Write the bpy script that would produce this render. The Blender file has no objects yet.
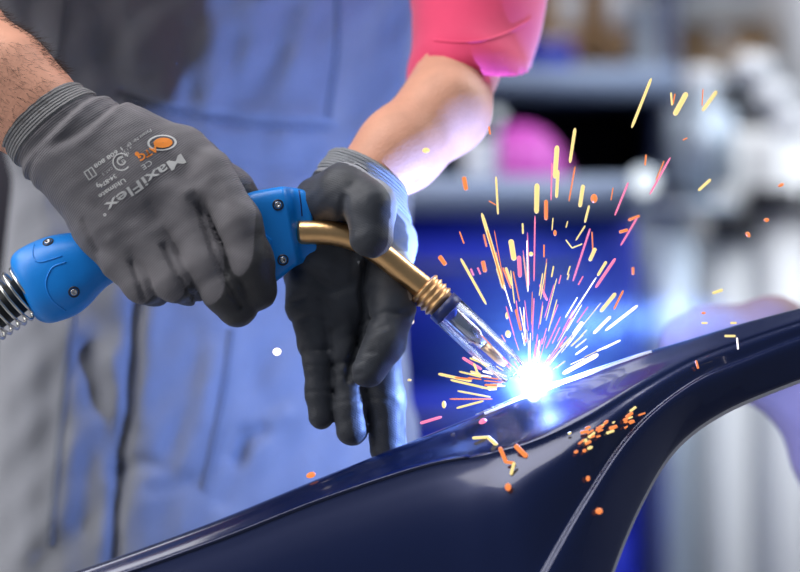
import bpy, bmesh, math, random
import numpy as np
from mathutils import Vector, Matrix
from mathutils.bvhtree import BVHTree
random.seed(7); rng = np.random.RandomState(7)
C = bpy.context.scene.collection
# ------------------------------------------------------------------ camera, world, lights, exposure
D = 1.1333; S = 0.0006; ZC = 0.97
cam_d = bpy.data.cameras.new('camera'); cam = bpy.data.objects.new('camera', cam_d); C.objects.link(cam)
cam.location = (0, -D, ZC); cam.rotation_euler = (math.pi/2, 0, 0)
cam_d.lens = 85; cam_d.sensor_width = 36; cam_d.clip_start = 0.05
cam_d.dof.use_dof = True; cam_d.dof.focus_distance = D - 0.008; cam_d.dof.aperture_fstop = 2.8
bpy.context.scene.camera = cam
w = bpy.data.worlds.new('workshop_air'); bpy.context.scene.world = w; w.use_nodes = True
w.node_tree.nodes['Background'].inputs[0].default_value = (0.72, 0.82, 1.0, 1)
w.node_tree.nodes['Background'].inputs[1].default_value = 0.18
vs = bpy.context.scene.view_settings
vs.view_transform = 'Standard'; vs.look = 'None'; vs.gamma = 1; vs.use_curve_mapping = False; vs.exposure = 0.0
bpy.context.scene.cycles.use_denoising = True
bpy.context.scene.cycles.volume_step_rate = 2.0
bpy.context.scene.cycles.volume_max_steps = 64

def P(px, py, d=0.0):
    """point seen at pixel px,py of the photograph, d pixels (0.6 mm each) behind the focus plane"""
    Y = d*S; k = (D+Y)/D
    return np.array([(px-400)*S*k, Y, ZC-(py-286)*S*k])
def PY(px, py, Y): return P(px, py, Y/S)

def area(name, loc, target, size, power, col, size_y=None):
    l = bpy.data.lights.new(name, 'AREA'); l.energy = power; l.color = col
    l.shape = 'RECTANGLE'; l.size = size; l.size_y = size_y or size
    o = bpy.data.objects.new(name, l); C.objects.link(o); o.location = loc
    o.rotation_euler = (Vector(target)-Vector(loc)).to_track_quat('-Z', 'Y').to_euler()
    return o
area('ceiling_lamp', (-1.0, 0.1, 2.7), (-0.15, 0.1, 1.0), 2.2, 95, (1.0, 0.98, 0.97))
area('window_daylight', (2.2, 1.0, 2.5), (0.2, 0.2, 1.0), 1.6, 45, (0.86, 0.93, 1.0))
area('back_fill', (1.3, 0.9, 2.75), (0.7, 1.95, 0.9), 1.4, 38, (0.95, 0.97, 1.0))  # unseen light added overhead to brighten the white lockers
area('side_fill', (-2.6, -0.9, 1.9), (-0.15, 0.1, 1.05), 1.8, 34, (1.0, 0.97, 0.95))  # unseen fill added at the left to lift the dark overalls
WP = P(531, 384, -4)
pl = bpy.data.lights.new('welding_arc_light', 'POINT'); pl.energy = 6.6; pl.color = (0.22, 0.38, 1.0); pl.shadow_soft_size = 0.003
po = bpy.data.objects.new('welding_arc_light', pl); C.objects.link(po); po.location = P(536, 377, 10)

# ------------------------------------------------------------------ materials
def mat(name, col, rough=0.5, metal=0.0, coat=0.0, noise=None, bump=None, emit=None, spec=0.5, sheen=0.0):
    """noise=(scale, amount) varies the colour, bump=(scale, strength)"""
    m = bpy.data.materials.new(name); m.use_nodes = True; nt = m.node_tree
    b = nt.nodes['Principled BSDF']
    b.inputs['Base Color'].default_value = (*col, 1); b.inputs['Roughness'].default_value = rough
    b.inputs['Metallic'].default_value = metal; b.inputs['Coat Weight'].default_value = coat
    b.inputs['Coat Roughness'].default_value = 0.04; b.inputs['Specular IOR Level'].default_value = spec
    b.inputs['Sheen Weight'].default_value = sheen
    tc = nt.nodes.new('ShaderNodeTexCoord')
    if noise:
        n = nt.nodes.new('ShaderNodeTexNoise'); n.inputs['Scale'].default_value = noise[0]; n.inputs['Detail'].default_value = 5
        nt.links.new(tc.outputs['Object'], n.inputs['Vector'])
        mx = nt.nodes.new('ShaderNodeMix'); mx.data_type = 'RGBA'
        mx.inputs[6].default_value = (*[c*(1-noise[1]) for c in col], 1)
        mx.inputs[7].default_value = (*[min(1, c*(1+noise[1])) for c in col], 1)
        nt.links.new(n.outputs['Fac'], mx.inputs[0]); nt.links.new(mx.outputs[2], b.inputs['Base Color'])
    if bump:
        n2 = nt.nodes.new('ShaderNodeTexNoise'); n2.inputs['Scale'].default_value = bump[0]; n2.inputs['Detail'].default_value = 4
        nt.links.new(tc.outputs['Object'], n2.inputs['Vector'])
        bp = nt.nodes.new('ShaderNodeBump'); bp.inputs['Strength'].default_value = bump[1]; bp.inputs['Distance'].default_value = 0.001
        nt.links.new(n2.outputs['Fac'], bp.inputs['Height']); nt.links.new(bp.outputs[0], b.inputs['Normal'])
    if emit:
        b.inputs['Emission Color'].default_value = (*emit[0], 1); b.inputs['Emission Strength'].default_value = emit[1]
        m.cycles.emission_sampling = 'NONE'
    return m

def glove_mat(name, knit, coat, coat_rough):
    m = bpy.data.materials.new(name); m.use_nodes = True; nt = m.node_tree; N = nt.nodes; L = nt.links
    b = N['Principled BSDF']; b.inputs['Sheen Weight'].default_value = 0.12; b.inputs['Specular IOR Level'].default_value = 0.4
    tc = N.new('ShaderNodeTexCoord')
    at = N.new('ShaderNodeAttribute'); at.attribute_name = 'coat'
    ax = N.new('ShaderNodeAttribute'); ax.attribute_name = 'axial'
    n = N.new('ShaderNodeTexNoise'); n.inputs['Scale'].default_value = 55; n.inputs['Detail'].default_value = 6
    n2 = N.new('ShaderNodeTexNoise'); n2.inputs['Scale'].default_value = 1500; n2.inputs['Detail'].default_value = 3
    L.new(tc.outputs['Object'], n.inputs['Vector']); L.new(tc.outputs['Object'], n2.inputs['Vector'])
    # ragged border of the dipped coating
    ad = N.new('ShaderNodeMath'); ad.operation = 'ADD'; L.new(at.outputs['Fac'], ad.inputs[0])
    sb = N.new('ShaderNodeMath'); sb.operation = 'MULTIPLY_ADD'; L.new(n2.outputs['Fac'], sb.inputs[0]); sb.inputs[1].default_value = 0.5; sb.inputs[2].default_value = -0.25
    L.new(sb.outputs[0], ad.inputs[1])
    rp = N.new('ShaderNodeMapRange'); rp.inputs[1].default_value = 0.38; rp.inputs[2].default_value = 0.62; L.new(ad.outputs[0], rp.inputs[0])
    def shade(c, a):
        x = N.new('ShaderNodeMix'); x.data_type = 'RGBA'
        x.inputs[6].default_value = (*[v*(1-a) for v in c], 1); x.inputs[7].default_value = (*[v*(1+a) for v in c], 1)
        L.new(n.outputs['Fac'], x.inputs[0]); return x
    k1 = shade(knit, .25); k2 = shade(coat, .45)
    mx = N.new('ShaderNodeMix'); mx.data_type = 'RGBA'; L.new(rp.outputs[0], mx.inputs[0]); L.new(k1.outputs[2], mx.inputs[6]); L.new(k2.outputs[2], mx.inputs[7])
    L.new(mx.outputs[2], b.inputs['Base Color'])
    rr = N.new('ShaderNodeMapRange'); rr.inputs[3].default_value = 0.85; rr.inputs[4].default_value = coat_rough; L.new(rp.outputs[0], rr.inputs[0]); L.new(rr.outputs[0], b.inputs['Roughness'])
    # knit rows follow the axial coordinate
    sn = N.new('ShaderNodeMath'); sn.operation = 'MULTIPLY'; L.new(ax.outputs['Fac'], sn.inputs[0]); sn.inputs[1].default_value = 2*math.pi/0.0013
    s2 = N.new('ShaderNodeMath'); s2.operation = 'SINE'; L.new(sn.outputs[0], s2.inputs[0])
    inv = N.new('ShaderNodeMath'); inv.operation = 'MULTIPLY_ADD'; L.new(rp.outputs[0], inv.inputs[0]); inv.inputs[1].default_value = -0.85; inv.inputs[2].default_value = 1.0
    s3 = N.new('ShaderNodeMath'); s3.operation = 'MULTIPLY'; L.new(s2.outputs[0], s3.inputs[0]); L.new(inv.outputs[0], s3.inputs[1])
    s4 = N.new('ShaderNodeMath'); s4.operation = 'MULTIPLY_ADD'; L.new(n2.outputs['Fac'], s4.inputs[0]); s4.inputs[1].default_value = 2.2; L.new(s3.outputs[0], s4.inputs[2])
    bp = N.new('ShaderNodeBump'); bp.inputs['Strength'].default_value = 0.5; bp.inputs['Distance'].default_value = 0.00025
    L.new(s4.outputs[0], bp.inputs['Height']); L.new(bp.outputs[0], b.inputs['Normal'])
    return m

M = {}
M['glove_r'] = glove_mat('grey_knit_black_coating', (0.155, 0.148, 0.162), (0.034, 0.034, 0.038), 0.5)
M['glove_l'] = glove_mat('grey_knit_dark_coating', (0.30, 0.31, 0.34), (0.038, 0.043, 0.056), 0.5)
M['cuff'] = glove_mat('grey_knit_cuff', (0.24, 0.24, 0.25), (0.27, 0.27, 0.285), 0.85)
M['cuff_l'] = glove_mat('pale_knit_cuff', (0.36, 0.38, 0.42), (0.36, 0.38, 0.42), 0.85)
M['skin'] = mat('skin', (0.74, 0.37, 0.25), 0.5, noise=(60, .2), bump=(500, .35), spec=0.4)
M['skin'].node_tree.nodes['Principled BSDF'].inputs['Subsurface Weight'].default_value = 0.0
M['hair'] = mat('dark_hair', (0.05, 0.03, 0.02), 0.6)
M['denim'] = mat('grey_work_cotton', (0.205, 0.215, 0.25), 0.85, noise=(26, .2), bump=(900, .5), sheen=.15)
M['seam'] = mat('grey_seam_cotton', (0.14, 0.155, 0.195), 0.85, bump=(900, .5))
M['thread'] = mat('pale_thread', (0.3, 0.32, 0.36), 0.8)
M['pink'] = mat('pink_jersey', (0.88, 0.055, 0.17), 0.8, noise=(30, .1), sheen=.3)
M['blue'] = mat('blue_plastic', (0.002, 0.25, 0.82), 0.38, noise=(40, .08), bump=(1200, .12))
M['steel'] = mat('steel', (0.55, 0.55, 0.56), 0.25, 1.0)
M['spring'] = mat('spring_steel', (0.7, 0.7, 0.66), 0.22, 1.0)
M['darksteel'] = mat('dark_steel', (0.05, 0.05, 0.055), 0.35, .6)
M['rubber'] = mat('black_rubber', (0.012, 0.014, 0.014), 0.5)
M['brass'] = mat('brushed_brass', (0.85, 0.52, 0.24), 0.3, 1.0, noise=(90, .18), bump=(400, .15))
M['brass2'] = mat('copper_collar', (0.92, 0.58, 0.28), 0.36, 1.0)
M['chrome'] = mat('polished_nozzle', (0.62, 0.64, 0.7), 0.13, 1.0, bump=(150, .1))
M['glass'] = mat('clear_quartz', (0.93, 0.95, 1.0), 0.03)
M['glass'].node_tree.nodes['Principled BSDF'].inputs['Transmission Weight'].default_value = 1; M['glass'].node_tree.nodes['Principled BSDF'].inputs['IOR'].default_value = 1.45
M['band'] = mat('blue_band', (0.02, 0.035, 0.16), 0.35)
M['paint'] = mat('midnight_car_paint', (0.003, 0.010, 0.060), 0.22, 0.35, coat=.6, bump=(25, .04))
M['rim'] = mat('bare_rim', (0.42, 0.43, 0.46), 0.4, 0.5)
M['bare'] = mat('highlight_strip_steel', (0.55, 0.55, 0.58), 0.6, 0.5, bump=(300, .3))  # pale rough metal of the added ridge highlight strip
M['bead'] = mat('weld_bead_steel', (0.3, 0.28, 0.27), 0.4, 0.9, bump=(700, .6))
for k_ in ('cuff', 'cuff_l'):
    for n_ in M[k_].node_tree.nodes:
        if n_.type == 'BUMP': n_.inputs['Distance'].default_value = .0006; n_.inputs['Strength'].default_value = 1
        if n_.type == 'MATH' and n_.operation == 'MULTIPLY' and n_.inputs[1].default_value > 1000: n_.inputs[1].default_value = 2*math.pi/.0019
M['print'] = mat('white_print', (0.62, 0.62, 0.62), 0.7)
M['orange'] = mat('orange_print', (0.9, 0.27, 0.03), 0.7)
M['floor'] = mat('concrete', (0.25, 0.25, 0.26), 0.7, noise=(3, .25), bump=(60, .3))
M['wall'] = mat('painted_wall', (0.42, 0.45, 0.50), 0.8, noise=(2, .05))
M['white'] = mat('white_lacquer', (0.80, 0.81, 0.83), 0.45, noise=(3, .04))
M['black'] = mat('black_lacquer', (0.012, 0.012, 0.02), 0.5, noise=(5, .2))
M['navy'] = mat('navy_lacquer', (0.012, 0.02, 0.06), 0.45)
M['cab_blue'] = mat('blue_lacquer', (0.001, 0.010, 0.30), 0.6, noise=(6, .15), spec=.2)
M['slate'] = mat('slate_blue_top', (0.16, 0.21, 0.32), 0.5, noise=(8, .15))
M['brown'] = mat('cardboard', (0.30, 0.19, 0.10), 0.85, noise=(14, .15))
M['magenta'] = mat('magenta_plastic', (0.42, 0.045, 0.36), 0.5)
M['pale'] = mat('pale_grey_plastic', (0.62, 0.64, 0.68), 0.5)
M['tin'] = mat('grey_blue_tin', (0.34, 0.40, 0.48), 0.35, .4)
M['mauve'] = mat('mauve_cloth', (0.26, 0.18, 0.21), 0.85, noise=(20, .25))

# ------------------------------------------------------------------ object helpers
def mkmesh(name, verts, faces, m=None, smooth=True):
    me = bpy.data.meshes.new(name); me.from_pydata([tuple(map(float, v)) for v in verts], [], [tuple(map(int, f)) for f in faces])
    if smooth: me.polygons.foreach_set('use_smooth', [True]*len(me.polygons))
    if m: me.materials.append(m)
    me.update(); return me
def obj(name, me, parent=None):
    o = bpy.data.objects.new(name, me); C.objects.link(o)
    if parent: o.parent = parent; o.matrix_parent_inverse = Matrix.Translation(-abs_loc(parent))
    return o
def abs_loc(o):
    v = Vector(o.location)
    return v if not o.parent else v    # parts themselves stay at their thing's frame (location 0 after inverse)
def part(name, verts, faces, m, parent=None, smooth=True): 
    o = bpy.data.objects.new(name, mkmesh(name, verts, faces, m, smooth)); C.objects.link(o)
    if parent:
        o.parent = parent; o.matrix_parent_inverse = world(parent).inverted()
    return o
WORLD = {}
def world(o): return WORLD.get(o.name, Matrix.Identity(4))
def thing(name, label, cat, loc=(0, 0, 0), group=None):
    o = bpy.data.objects.new(name, None); C.objects.link(o); o.location = [float(x) for x in loc]; o.empty_display_size = .02
    WORLD[o.name] = Matrix.Translation(Vector(o.location))
    return tag(o, label, cat, group)
def tag(o, label=None, cat=None, group=None, kind=None):
    if label: o['label'] = label
    if cat: o['category'] = cat
    if group: o['group'] = group
    if kind: o['kind'] = kind
    return o

def box(x0, x1, y0, y1, z0, z1, bevel=0.0):
    bm = bmesh.new(); bmesh.ops.create_cube(bm, size=1)
    for v in bm.verts: v.co = Vector(((x0+x1)/2+v.co.x*(x1-x0), (y0+y1)/2+v.co.y*(y1-y0), (z0+z1)/2+v.co.z*(z1-z0)))
    if bevel: bmesh.ops.bevel(bm, geom=bm.edges[:], offset=bevel, segments=2, affect='EDGES')
    v = [tuple(a.co) for a in bm.verts]; bm.verts.index_update(); f = [[a.index for a in q.verts] for q in bm.faces]; bm.free()
    return v, f
def merge(*vf):
    V, F = [], []
    for v, f in vf:
        n = len(V); V += [tuple(a) for a in v]; F += [[i+n for i in q] for q in f]
    return V, F
def frames(pts):
    pts = [np.array(p, float) for p in pts]; T = []
    for i in range(len(pts)):
        t = pts[min(i+1, len(pts)-1)]-pts[max(i-1, 0)]; T.append(t/np.linalg.norm(t))
    u = np.cross(T[0], [0, 1, 0.01]); u /= np.linalg.norm(u); out = []
    for t in T:
        u = u-np.dot(u, t)*t; u /= np.linalg.norm(u); out.append((t, u, np.cross(t, u)))
    return pts, out
def tube(pts, r, n=16, cap=True):
    pts, fr = frames(pts); rr = r if hasattr(r, '__len__') else [r]*len(pts); V, F = [], []
    for p, (t, u, v), q in zip(pts, fr, rr):
        for k in range(n):
            a = 2*math.pi*k/n; V.append(p+q*(math.cos(a)*u+math.sin(a)*v))
    for i in range(len(pts)-1):
        for k in range(n):
            k2 = (k+1) % n; F.append((i*n+k, i*n+k2, (i+1)*n+k2, (i+1)*n+k))
    if cap:
        F.append(tuple(range(n))[::-1]); F.append(tuple((len(pts)-1)*n+k for k in range(n)))
    return V, F
def lathe(p0, axis, prof, n=32, cap=True):
    """prof = list of (distance along axis, radius)"""
    axis = np.array(axis, float); axis /= np.linalg.norm(axis); p0 = np.array(p0, float)
    u = np.cross(axis, [0, 1, .01]); u /= np.linalg.norm(u); v = np.cross(axis, u); V, F = [], []
    for s, r in prof:
        for k in range(n):
            a = 2*math.pi*k/n; V.append(p0+axis*s+r*(math.cos(a)*u+math.sin(a)*v))
    for i in range(len(prof)-1):
        for k in range(n):
            k2 = (k+1) % n; F.append((i*n+k, i*n+k2, (i+1)*n+k2, (i+1)*n+k))
    if cap: F.append(tuple(range(n))[::-1]); F.append(tuple((len(prof)-1)*n+k for k in range(n)))
    return V, F
def catmull(pts, n):
    pts = [np.array(p, float) for p in pts]; q = [2*pts[0]-pts[1]]+pts+[2*pts[-1]-pts[-2]]; out = []
    for i in range(len(pts)-1):
        a, b, c, d = q[i:i+4]
        for k in range(n):
            t = k/n; out.append(.5*((2*b)+(-a+c)*t+(2*a-5*b+4*c-d)*t*t+(-a+3*b-3*c+d)*t**3))
    out.append(pts[-1]); return out

# ------------------------------------------------------------------ implicit surfaces (gloves, skin, cloth)
def capf(p, a, b, ra, rb):
    a = np.asarray(a, np.float32); b = np.asarray(b, np.float32); ba = b-a; pa = p-a
    t = np.clip(pa@ba/max(float(ba@ba), 1e-12), 0, 1)
    return np.sqrt(((pa-t[..., None]*ba)**2).sum(-1))-(ra+(rb-ra)*t)
def smin(a, b, k):
    h = np.clip(.5+.5*(b-a)/k, 0, 1); return b+(a-b)*h-k*h*(1-h)
def chain(p, nodes, k=.004):
    """nodes = (point, radius) list"""
    d = None
    for (a, ra), (b, rb) in zip(nodes[:-1], nodes[1:]):
        e = capf(p, a, b, ra, rb); d = e if d is None else smin(d, e, k)
    return d
def polydist(p, pts):
    d = None
    for a, b in zip(pts[:-1], pts[1:]):
        e = capf(p, a, b, 0, 0); d = e if d is None else np.minimum(d, e)
    return d
def surface(f, lo, hi, h):
    B = 8; lo = np.array(lo, np.float64); n = np.ceil((np.array(hi)-lo)/h/B).astype(int)
    nx, ny, nz = n*B; val = np.empty((n[0], n[1], n[2], B, B, B), np.float32)
    g = np.stack(np.meshgrid(*[np.arange(m) for m in n], indexing='ij'), -1).reshape(-1, 3)
    cen = (lo+(g*B+(B-1)/2)*h).astype(np.float32); fc = f(cen); v = val.reshape(-1, B, B, B)
    v[:] = fc[:, None, None, None]
    act = np.where(np.abs(fc) < B*h*1.35)[0]
    off = np.stack(np.meshgrid(*[np.arange(B)]*3, indexing='ij'), -1)
    for s in range(0, len(act), 400):
        ix = act[s:s+400]; q = (lo+(g[ix][:, None, None, None, :]*B+off)*h).astype(np.float32)
        v[ix] = f(q.reshape(-1, 3)).reshape(len(ix), B, B, B)
    val = val.transpose(0, 3, 1, 4, 2, 5).reshape(nx, ny, nz)
    sg = val < 0; acc = np.zeros((nx-1, ny-1, nz-1, 3), np.float32); cnt = np.zeros((nx-1, ny-1, nz-1), np.float32)
    for axn in range(3):
        for i in (0, 1):
            for j in (0, 1):
                o1 = [0, 0, 0]; others = [a for a in range(3) if a != axn]; o1[others[0]] = i; o1[others[1]] = j
                o2 = list(o1); o2[axn] = 1
                sl = lambda o: tuple(slice(o[a], (nx, ny, nz)[a]-1+o[a]) for a in range(3))
                a_, b_ = val[sl(o1)], val[sl(o2)]; m = (a_ < 0) != (b_ < 0)
                t = np.where(m, a_/np.where(m, a_-b_, 1), 0)
                for c in range(3): acc[..., c] += np.where(m, (t if c == axn else o1[c]), 0)
                cnt += m
    mask = cnt > 0; idx = -np.ones(mask.shape, np.int64); idx[mask] = np.arange(mask.sum())
    ii = np.argwhere(mask); V = lo+(ii+acc[mask]/cnt[mask][:, None])*h
    faces = []
    for axn in range(3):
        o = [a for a in range(3) if a != axn]
        s0 = [slice(1, -1)]*3; s1 = [slice(1, -1)]*3; s0[axn] = slice(0, -1); s1[axn] = slice(1, None)
        a_ = sg[tuple(s0)]; b_ = sg[tuple(s1)]; e = np.argwhere(a_ != b_); fl = a_[tuple(e.T)]
        base = e.copy()
        for a in o: base[:, a] += 1
        def cell(d0, d1):
            c = base.copy(); c[:, o[0]] += d0; c[:, o[1]] += d1; return idx[tuple(c.T)]
        q = np.stack([cell(-1, -1), cell(0, -1), cell(0, 0), cell(-1, 0)], 1)
        if axn == 1: fl = ~fl
        q[~fl] = q[~fl][:, ::-1]; faces.append(q)
    F = np.concatenate(faces); F = F[(F >= 0).all(1)]
    for _ in range(2):
        p = V.astype(np.float32); e = h*.3; v0 = f(p); G = np.stack([f(p+np.eye(3, dtype=np.float32)[c]*e)-v0 for c in range(3)], 1)/e
        st = (v0/np.maximum((G**2).sum(1), .2))[:, None]*G; V = V-np.clip(st, -h*.4, h*.4)
    return V, F
def part_arr(name, V, F, m, parent, attrs=None):
    me = bpy.data.meshes.new(name); me.vertices.add(len(V)); me.vertices.foreach_set('co', V.astype(np.float32).ravel())
    me.loops.add(F.size); me.loops.foreach_set('vertex_index', F.astype(np.int32).ravel())
    me.polygons.add(len(F)); me.polygons.foreach_set('loop_start', np.arange(0, F.size, 4, dtype=np.int32))
    me.update(calc_edges=True); me.polygons.foreach_set('use_smooth', np.ones(len(F), bool)); me.materials.append(m)
    for k, a in (attrs or {}).items():
        at = me.attributes.new(k, 'FLOAT', 'POINT'); at.data.foreach_set('value', a.astype(np.float32))
    me.validate(); me.update()
    o = bpy.data.objects.new(name, me); C.objects.link(o)
    if parent: o.parent = parent; o.matrix_parent_inverse = world(parent).inverted()
    return o
def bvh(o):
    me = o.data; return BVHTree.FromPolygons([v.co[:] for v in me.vertices], [p.vertices[:] for p in me.polygons])
CAMP = Vector((0, -D, ZC))
def W_(*a): return np.array(a, float)
def cast(tree, px, py, off=0.0):
    """where the sight line through px,py meets a surface built before, lifted off by off metres"""
    t = Vector(P(px, py, 0)); d = (t-CAMP).normalized(); h, n, i, s = tree.ray_cast(CAMP, d)
    if h is None: return None, None
    if n.dot(d) > 0: n = -n
    return h+n*off, n

# ================================================================== SETTING
def struct(name, vf, m): return tag(part(name, *vf, m, smooth=False), kind='structure')
struct('floor', box(-4, 4, -3, 4.2, -0.1, 0), M['floor'])
struct('wall_back', box(-4, 4, 4.0, 4.15, 0, 3.2), M['wall'])
struct('wall_right', box(3.6, 3.75, -3, 4.15, 0, 3.2), M['wall'])
struct('wall_left', box(-3.2, -3.05, -3, 4.15, 0, 3.2), M['wall'])

# ================================================================== CAR PANEL
cols = [  # A (ridge), B (shoulder), C (arch edge) in pixels; depth of A, strip height below A
    ((0, 597), (20, 800), (30, 860), -60, 20), ((120, 556), (150, 770), (160, 840), -45, 20), ((220, 519), (255, 745), (270, 820), -32, 21), ((320, 478), (355, 720), (385, 800), -20, 23),
    ((420, 438), (450, 690), (490, 770), -10, 30), ((480, 414), (500, 650), (550, 720), -4, 42), ((530, 393), (536, 585), (588, 652), 0, 50), ((590, 371), (585, 500), (611, 573), 8, 46),
    ((640, 354), (634, 430), (641, 502), 16, 34), ((690, 339), (693, 382), (675, 448), 24, 20), ((740, 324), (751, 357), (722, 412), 32, 15), ((800, 308), (808, 335), (792, 382), 42, 12),
    ((870, 290), (876, 315), (872, 354), 54, 10)]
def row(f): return catmull([f(*c) for c in cols], 10)
mix = lambda a, b, t: (a[0]+(b[0]-a[0])*t, a[1]+(b[1]-a[1])*t)
def strip(A, B, h): return (A[0]+(B[0]-A[0])*h/(B[1]-A[1]), A[1]+h)
rows = [
    row(lambda A, B, Cc, d, h: P(A[0]+2, A[1]+46, d+26)), row(lambda A, B, Cc, d, h: P(A[0]+1, A[1]+14, d+22)),
    row(lambda A, B, Cc, d, h: P(A[0], A[1]+3, d+12)), row(lambda A, B, Cc, d, h: P(A[0], A[1], d+4)),
    row(lambda A, B, Cc, d, h: P(A[0], A[1]+2.0, d-6)), row(lambda A, B, Cc, d, h: P(*strip(A, B, h*.5), d-6-h*.55)),
    row(lambda A, B, Cc, d, h: P(*strip(A, B, h*.92), d-6-h*1.15)), row(lambda A, B, Cc, d, h: P(*strip(A, B, h*1.12), d-6-h*1.28)),
    row(lambda A, B, Cc, d, h: P(*mix(strip(A, B, h), B, .35), d-8-h*1.32-(B[1]-A[1]-h)*.16)),
    row(lambda A, B, Cc, d, h: P(*mix(strip(A, B, h), B, .9), d-9-h*1.32-(B[1]-A[1]-h)*.30)),
    row(lambda A, B, Cc, d, h: P(*mix(B, Cc, .0), d-13-h*1.32-(B[1]-A[1]-h)*.32)),
    row(lambda A, B, Cc, d, h: P(*mix(B, Cc, .06), d-18-h*1.32-(B[1]-A[1]-h)*.32)),
    row(lambda A, B, Cc, d, h: P(*mix(B, Cc, .30), d-22-h*1.32-(B[1]-A[1]-h)*.32)),
    row(lambda A, B, Cc, d, h: P(*mix(B, Cc, .95), d-24-h*1.32-(B[1]-A[1]-h)*.32)),
    row(lambda A, B, Cc, d, h: P(*Cc, d-22-h*1.32-(B[1]-A[1]-h)*.32))]
ncol = len(rows[0]); V = [p for r in rows for p in r]; n0 = len(rows)
rows_s = []   # smooth across the rows too
for j in range(ncol): rows_s.append(catmull([rows[i][j] for i in range(n0)], 4))
nr = len(rows_s[0]); V = [p for c in rows_s for p in c]
F = [(j*nr+i, j*nr+i+1, (j+1)*nr+i+1, (j+1)*nr+i) for j in range(ncol-1) for i in range(nr-1)]
car = thing('car_panel', 'glossy midnight blue car body panel with curved arch edge being welded', 'car panel', P(530, 500, -60))
pn = part('outer_skin', V, F, M['paint'], car); sm = pn.modifiers.new('thick', 'SOLIDIFY'); sm.thickness = 0.0012; sm.offset = -1
# pale folded flange round the arch
C0 = rows[-1]; fl = []
for j in range(0, ncol): fl.append(C0[j])
def shiftcurve(cv, out, dep):
    r = []
    for j, p in enumerate(cv):
        t = cv[min(j+1, len(cv)-1)]-cv[max(j-1, 0)]; t = t/np.linalg.norm(t); nrm = np.array([t[2], 0, -t[0]]); r.append(p+nrm*out*S+np.array([0, dep*S, 0]))
    return r
L1 = shiftcurve(C0, 0, 0); L2 = shiftcurve(C0, 3.5, 3); L3 = shiftcurve(C0, 5.5, 12); L4 = shiftcurve(C0, 4, 30)
V = [p for q in zip(L1, L2, L3, L4) for p in q]; F = [(j*4+i, j*4+i+1, j*4+i+5, j*4+i+4) for j in range(ncol-1) for i in range(3)]
o = part('arch_flange', V, F, M['rim'], car); o['label'] = 'pale folded metal edge along the arch'
highlight_pts = []  # pale strip laid on the ridge to give the arc's white highlight streak
for k_ in range(32):
    x = 484+k_*5.4; y = np.interp(x, [c[0][0] for c in cols], [c[0][1] for c in cols]); dd = np.interp(x, [c[0][0] for c in cols], [c[3] for c in cols]); w_ = 1-abs(k_-14)/18*.6
    highlight_pts += [P(x, y+1.0, dd+10), P(x, y-1.4*w_, dd+4), P(x, y+1.2*w_, dd-6), P(x+2, y+9*w_, dd-15*w_)]
o = part('highlight_strip', highlight_pts, [(k_*4+i, k_*4+i+1, k_*4+i+5, k_*4+i+4) for k_ in range(31) for i in range(3)], M['bare'], car); o['label'] = 'pale strip along the ridge added for the white arc highlight'
for x_, t_ in ((-.16, .80), (-.02, .79), (.09, .74)):
    o = part('support_leg', *merge(tube([W_(x_, -.03, t_), W_(x_, -.03, .02)], .015, 12), box(x_-.05, x_+.05, -.12, .06, 0, .02, .003)), M['darksteel'], car)
# weld bead: overlapping blobs along the ridge
V, F = [], []
for i in range(22):
    x = 478+i*2.6; y = 414.5-(x-480)*.42; c = P(x, y-.5, 2+random.uniform(-1, 1)); r = random.uniform(2.4, 3.4)*S
    v, f = lathe(c-np.array([0, 0, r*.5]), (0, 0, 1), [(0, r*1.2), (r*.5, r*1.15), (r*.9, r*.8), (r*1.1, r*.2)], 10)
    V, F = merge((V, F), (v, f))
o = part('weld_bead', V, F, M['bead'], car); o['label'] = 'rough grey bead of fresh weld on the ridge'

# ================================================================== TORCH
tor = thing('welding_torch', 'blue welding torch with curved brass neck and polished nozzle held over the panel', 'welding torch', P(300, 232, 0))
st = [(22, 291, 15, 13, 2.2), (22.5, 291, 27, 24, 2.4), (26, 289.5, 35, 30, 2.5), (36, 286, 40.5, 34, 2.6), (58, 277, 42, 36, 2.6), (76, 269, 38, 33, 2.6), (98, 259, 29, 27, 2.5), (125, 250, 25, 22, 2.5),
      (165, 243, 25, 20, 2.8), (205, 240, 29, 20, 3), (236, 239.5, 38, 21, 3.6), (258, 239, 47, 22, 4.5), (268, 236, 46.5, 22, 5), (285, 228, 41.5, 22, 5), (291, 226, 40, 20, 5), (298, 225, 38, 13, 4.5), (310, 223.5, 34, 12.5, 4), (313, 223, 31, 11, 3.6), (313.5, 223, 20, 8, 3)]
cen = catmull([(a, b, 13 if a > 297 else 5) for a, b, *_ in st], 4); par = catmull([(h, w_, n_) for _, _, h, w_, n_ in st], 4)
V, F = [], []; NS = 48
for i, (c, q) in enumerate(zip(cen, par)):
    x = c[0]; ang = np.interp(x, [20, 60, 110, 160, 260, 314], [-25, -24, -16, -8, -10, -9.5])
    up = np.array([math.sin(math.radians(ang)), -math.cos(math.radians(ang))])*-1
    h, w_, e = q
    for k in range(NS):
        t = 2*math.pi*k/NS; ct, sn_ = math.cos(t), math.sin(t)
        a = math.copysign(abs(ct)**(2/e), ct)*h; b = math.copysign(abs(sn_)**(2/e), sn_)*w_
        V.append(P(c[0]-up[0]*a*-1, c[1]+up[1]*a, c[2]+b))
nc = len(cen)
for i in range(nc-1):
    for k in range(NS):
        k2 = (k+1) % NS; F.append((i*NS+k, i*NS+k2, (i+1)*NS+k2, (i+1)*NS+k))
F.append(tuple(range(NS))[::-1]); F.append(tuple((nc-1)*NS+k for k in range(NS)))
hd = part('handle', V, F, M['blue'], tor); hd['label'] = 'bright blue plastic grip with bulbous rear'
hb = bvh(hd)
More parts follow.
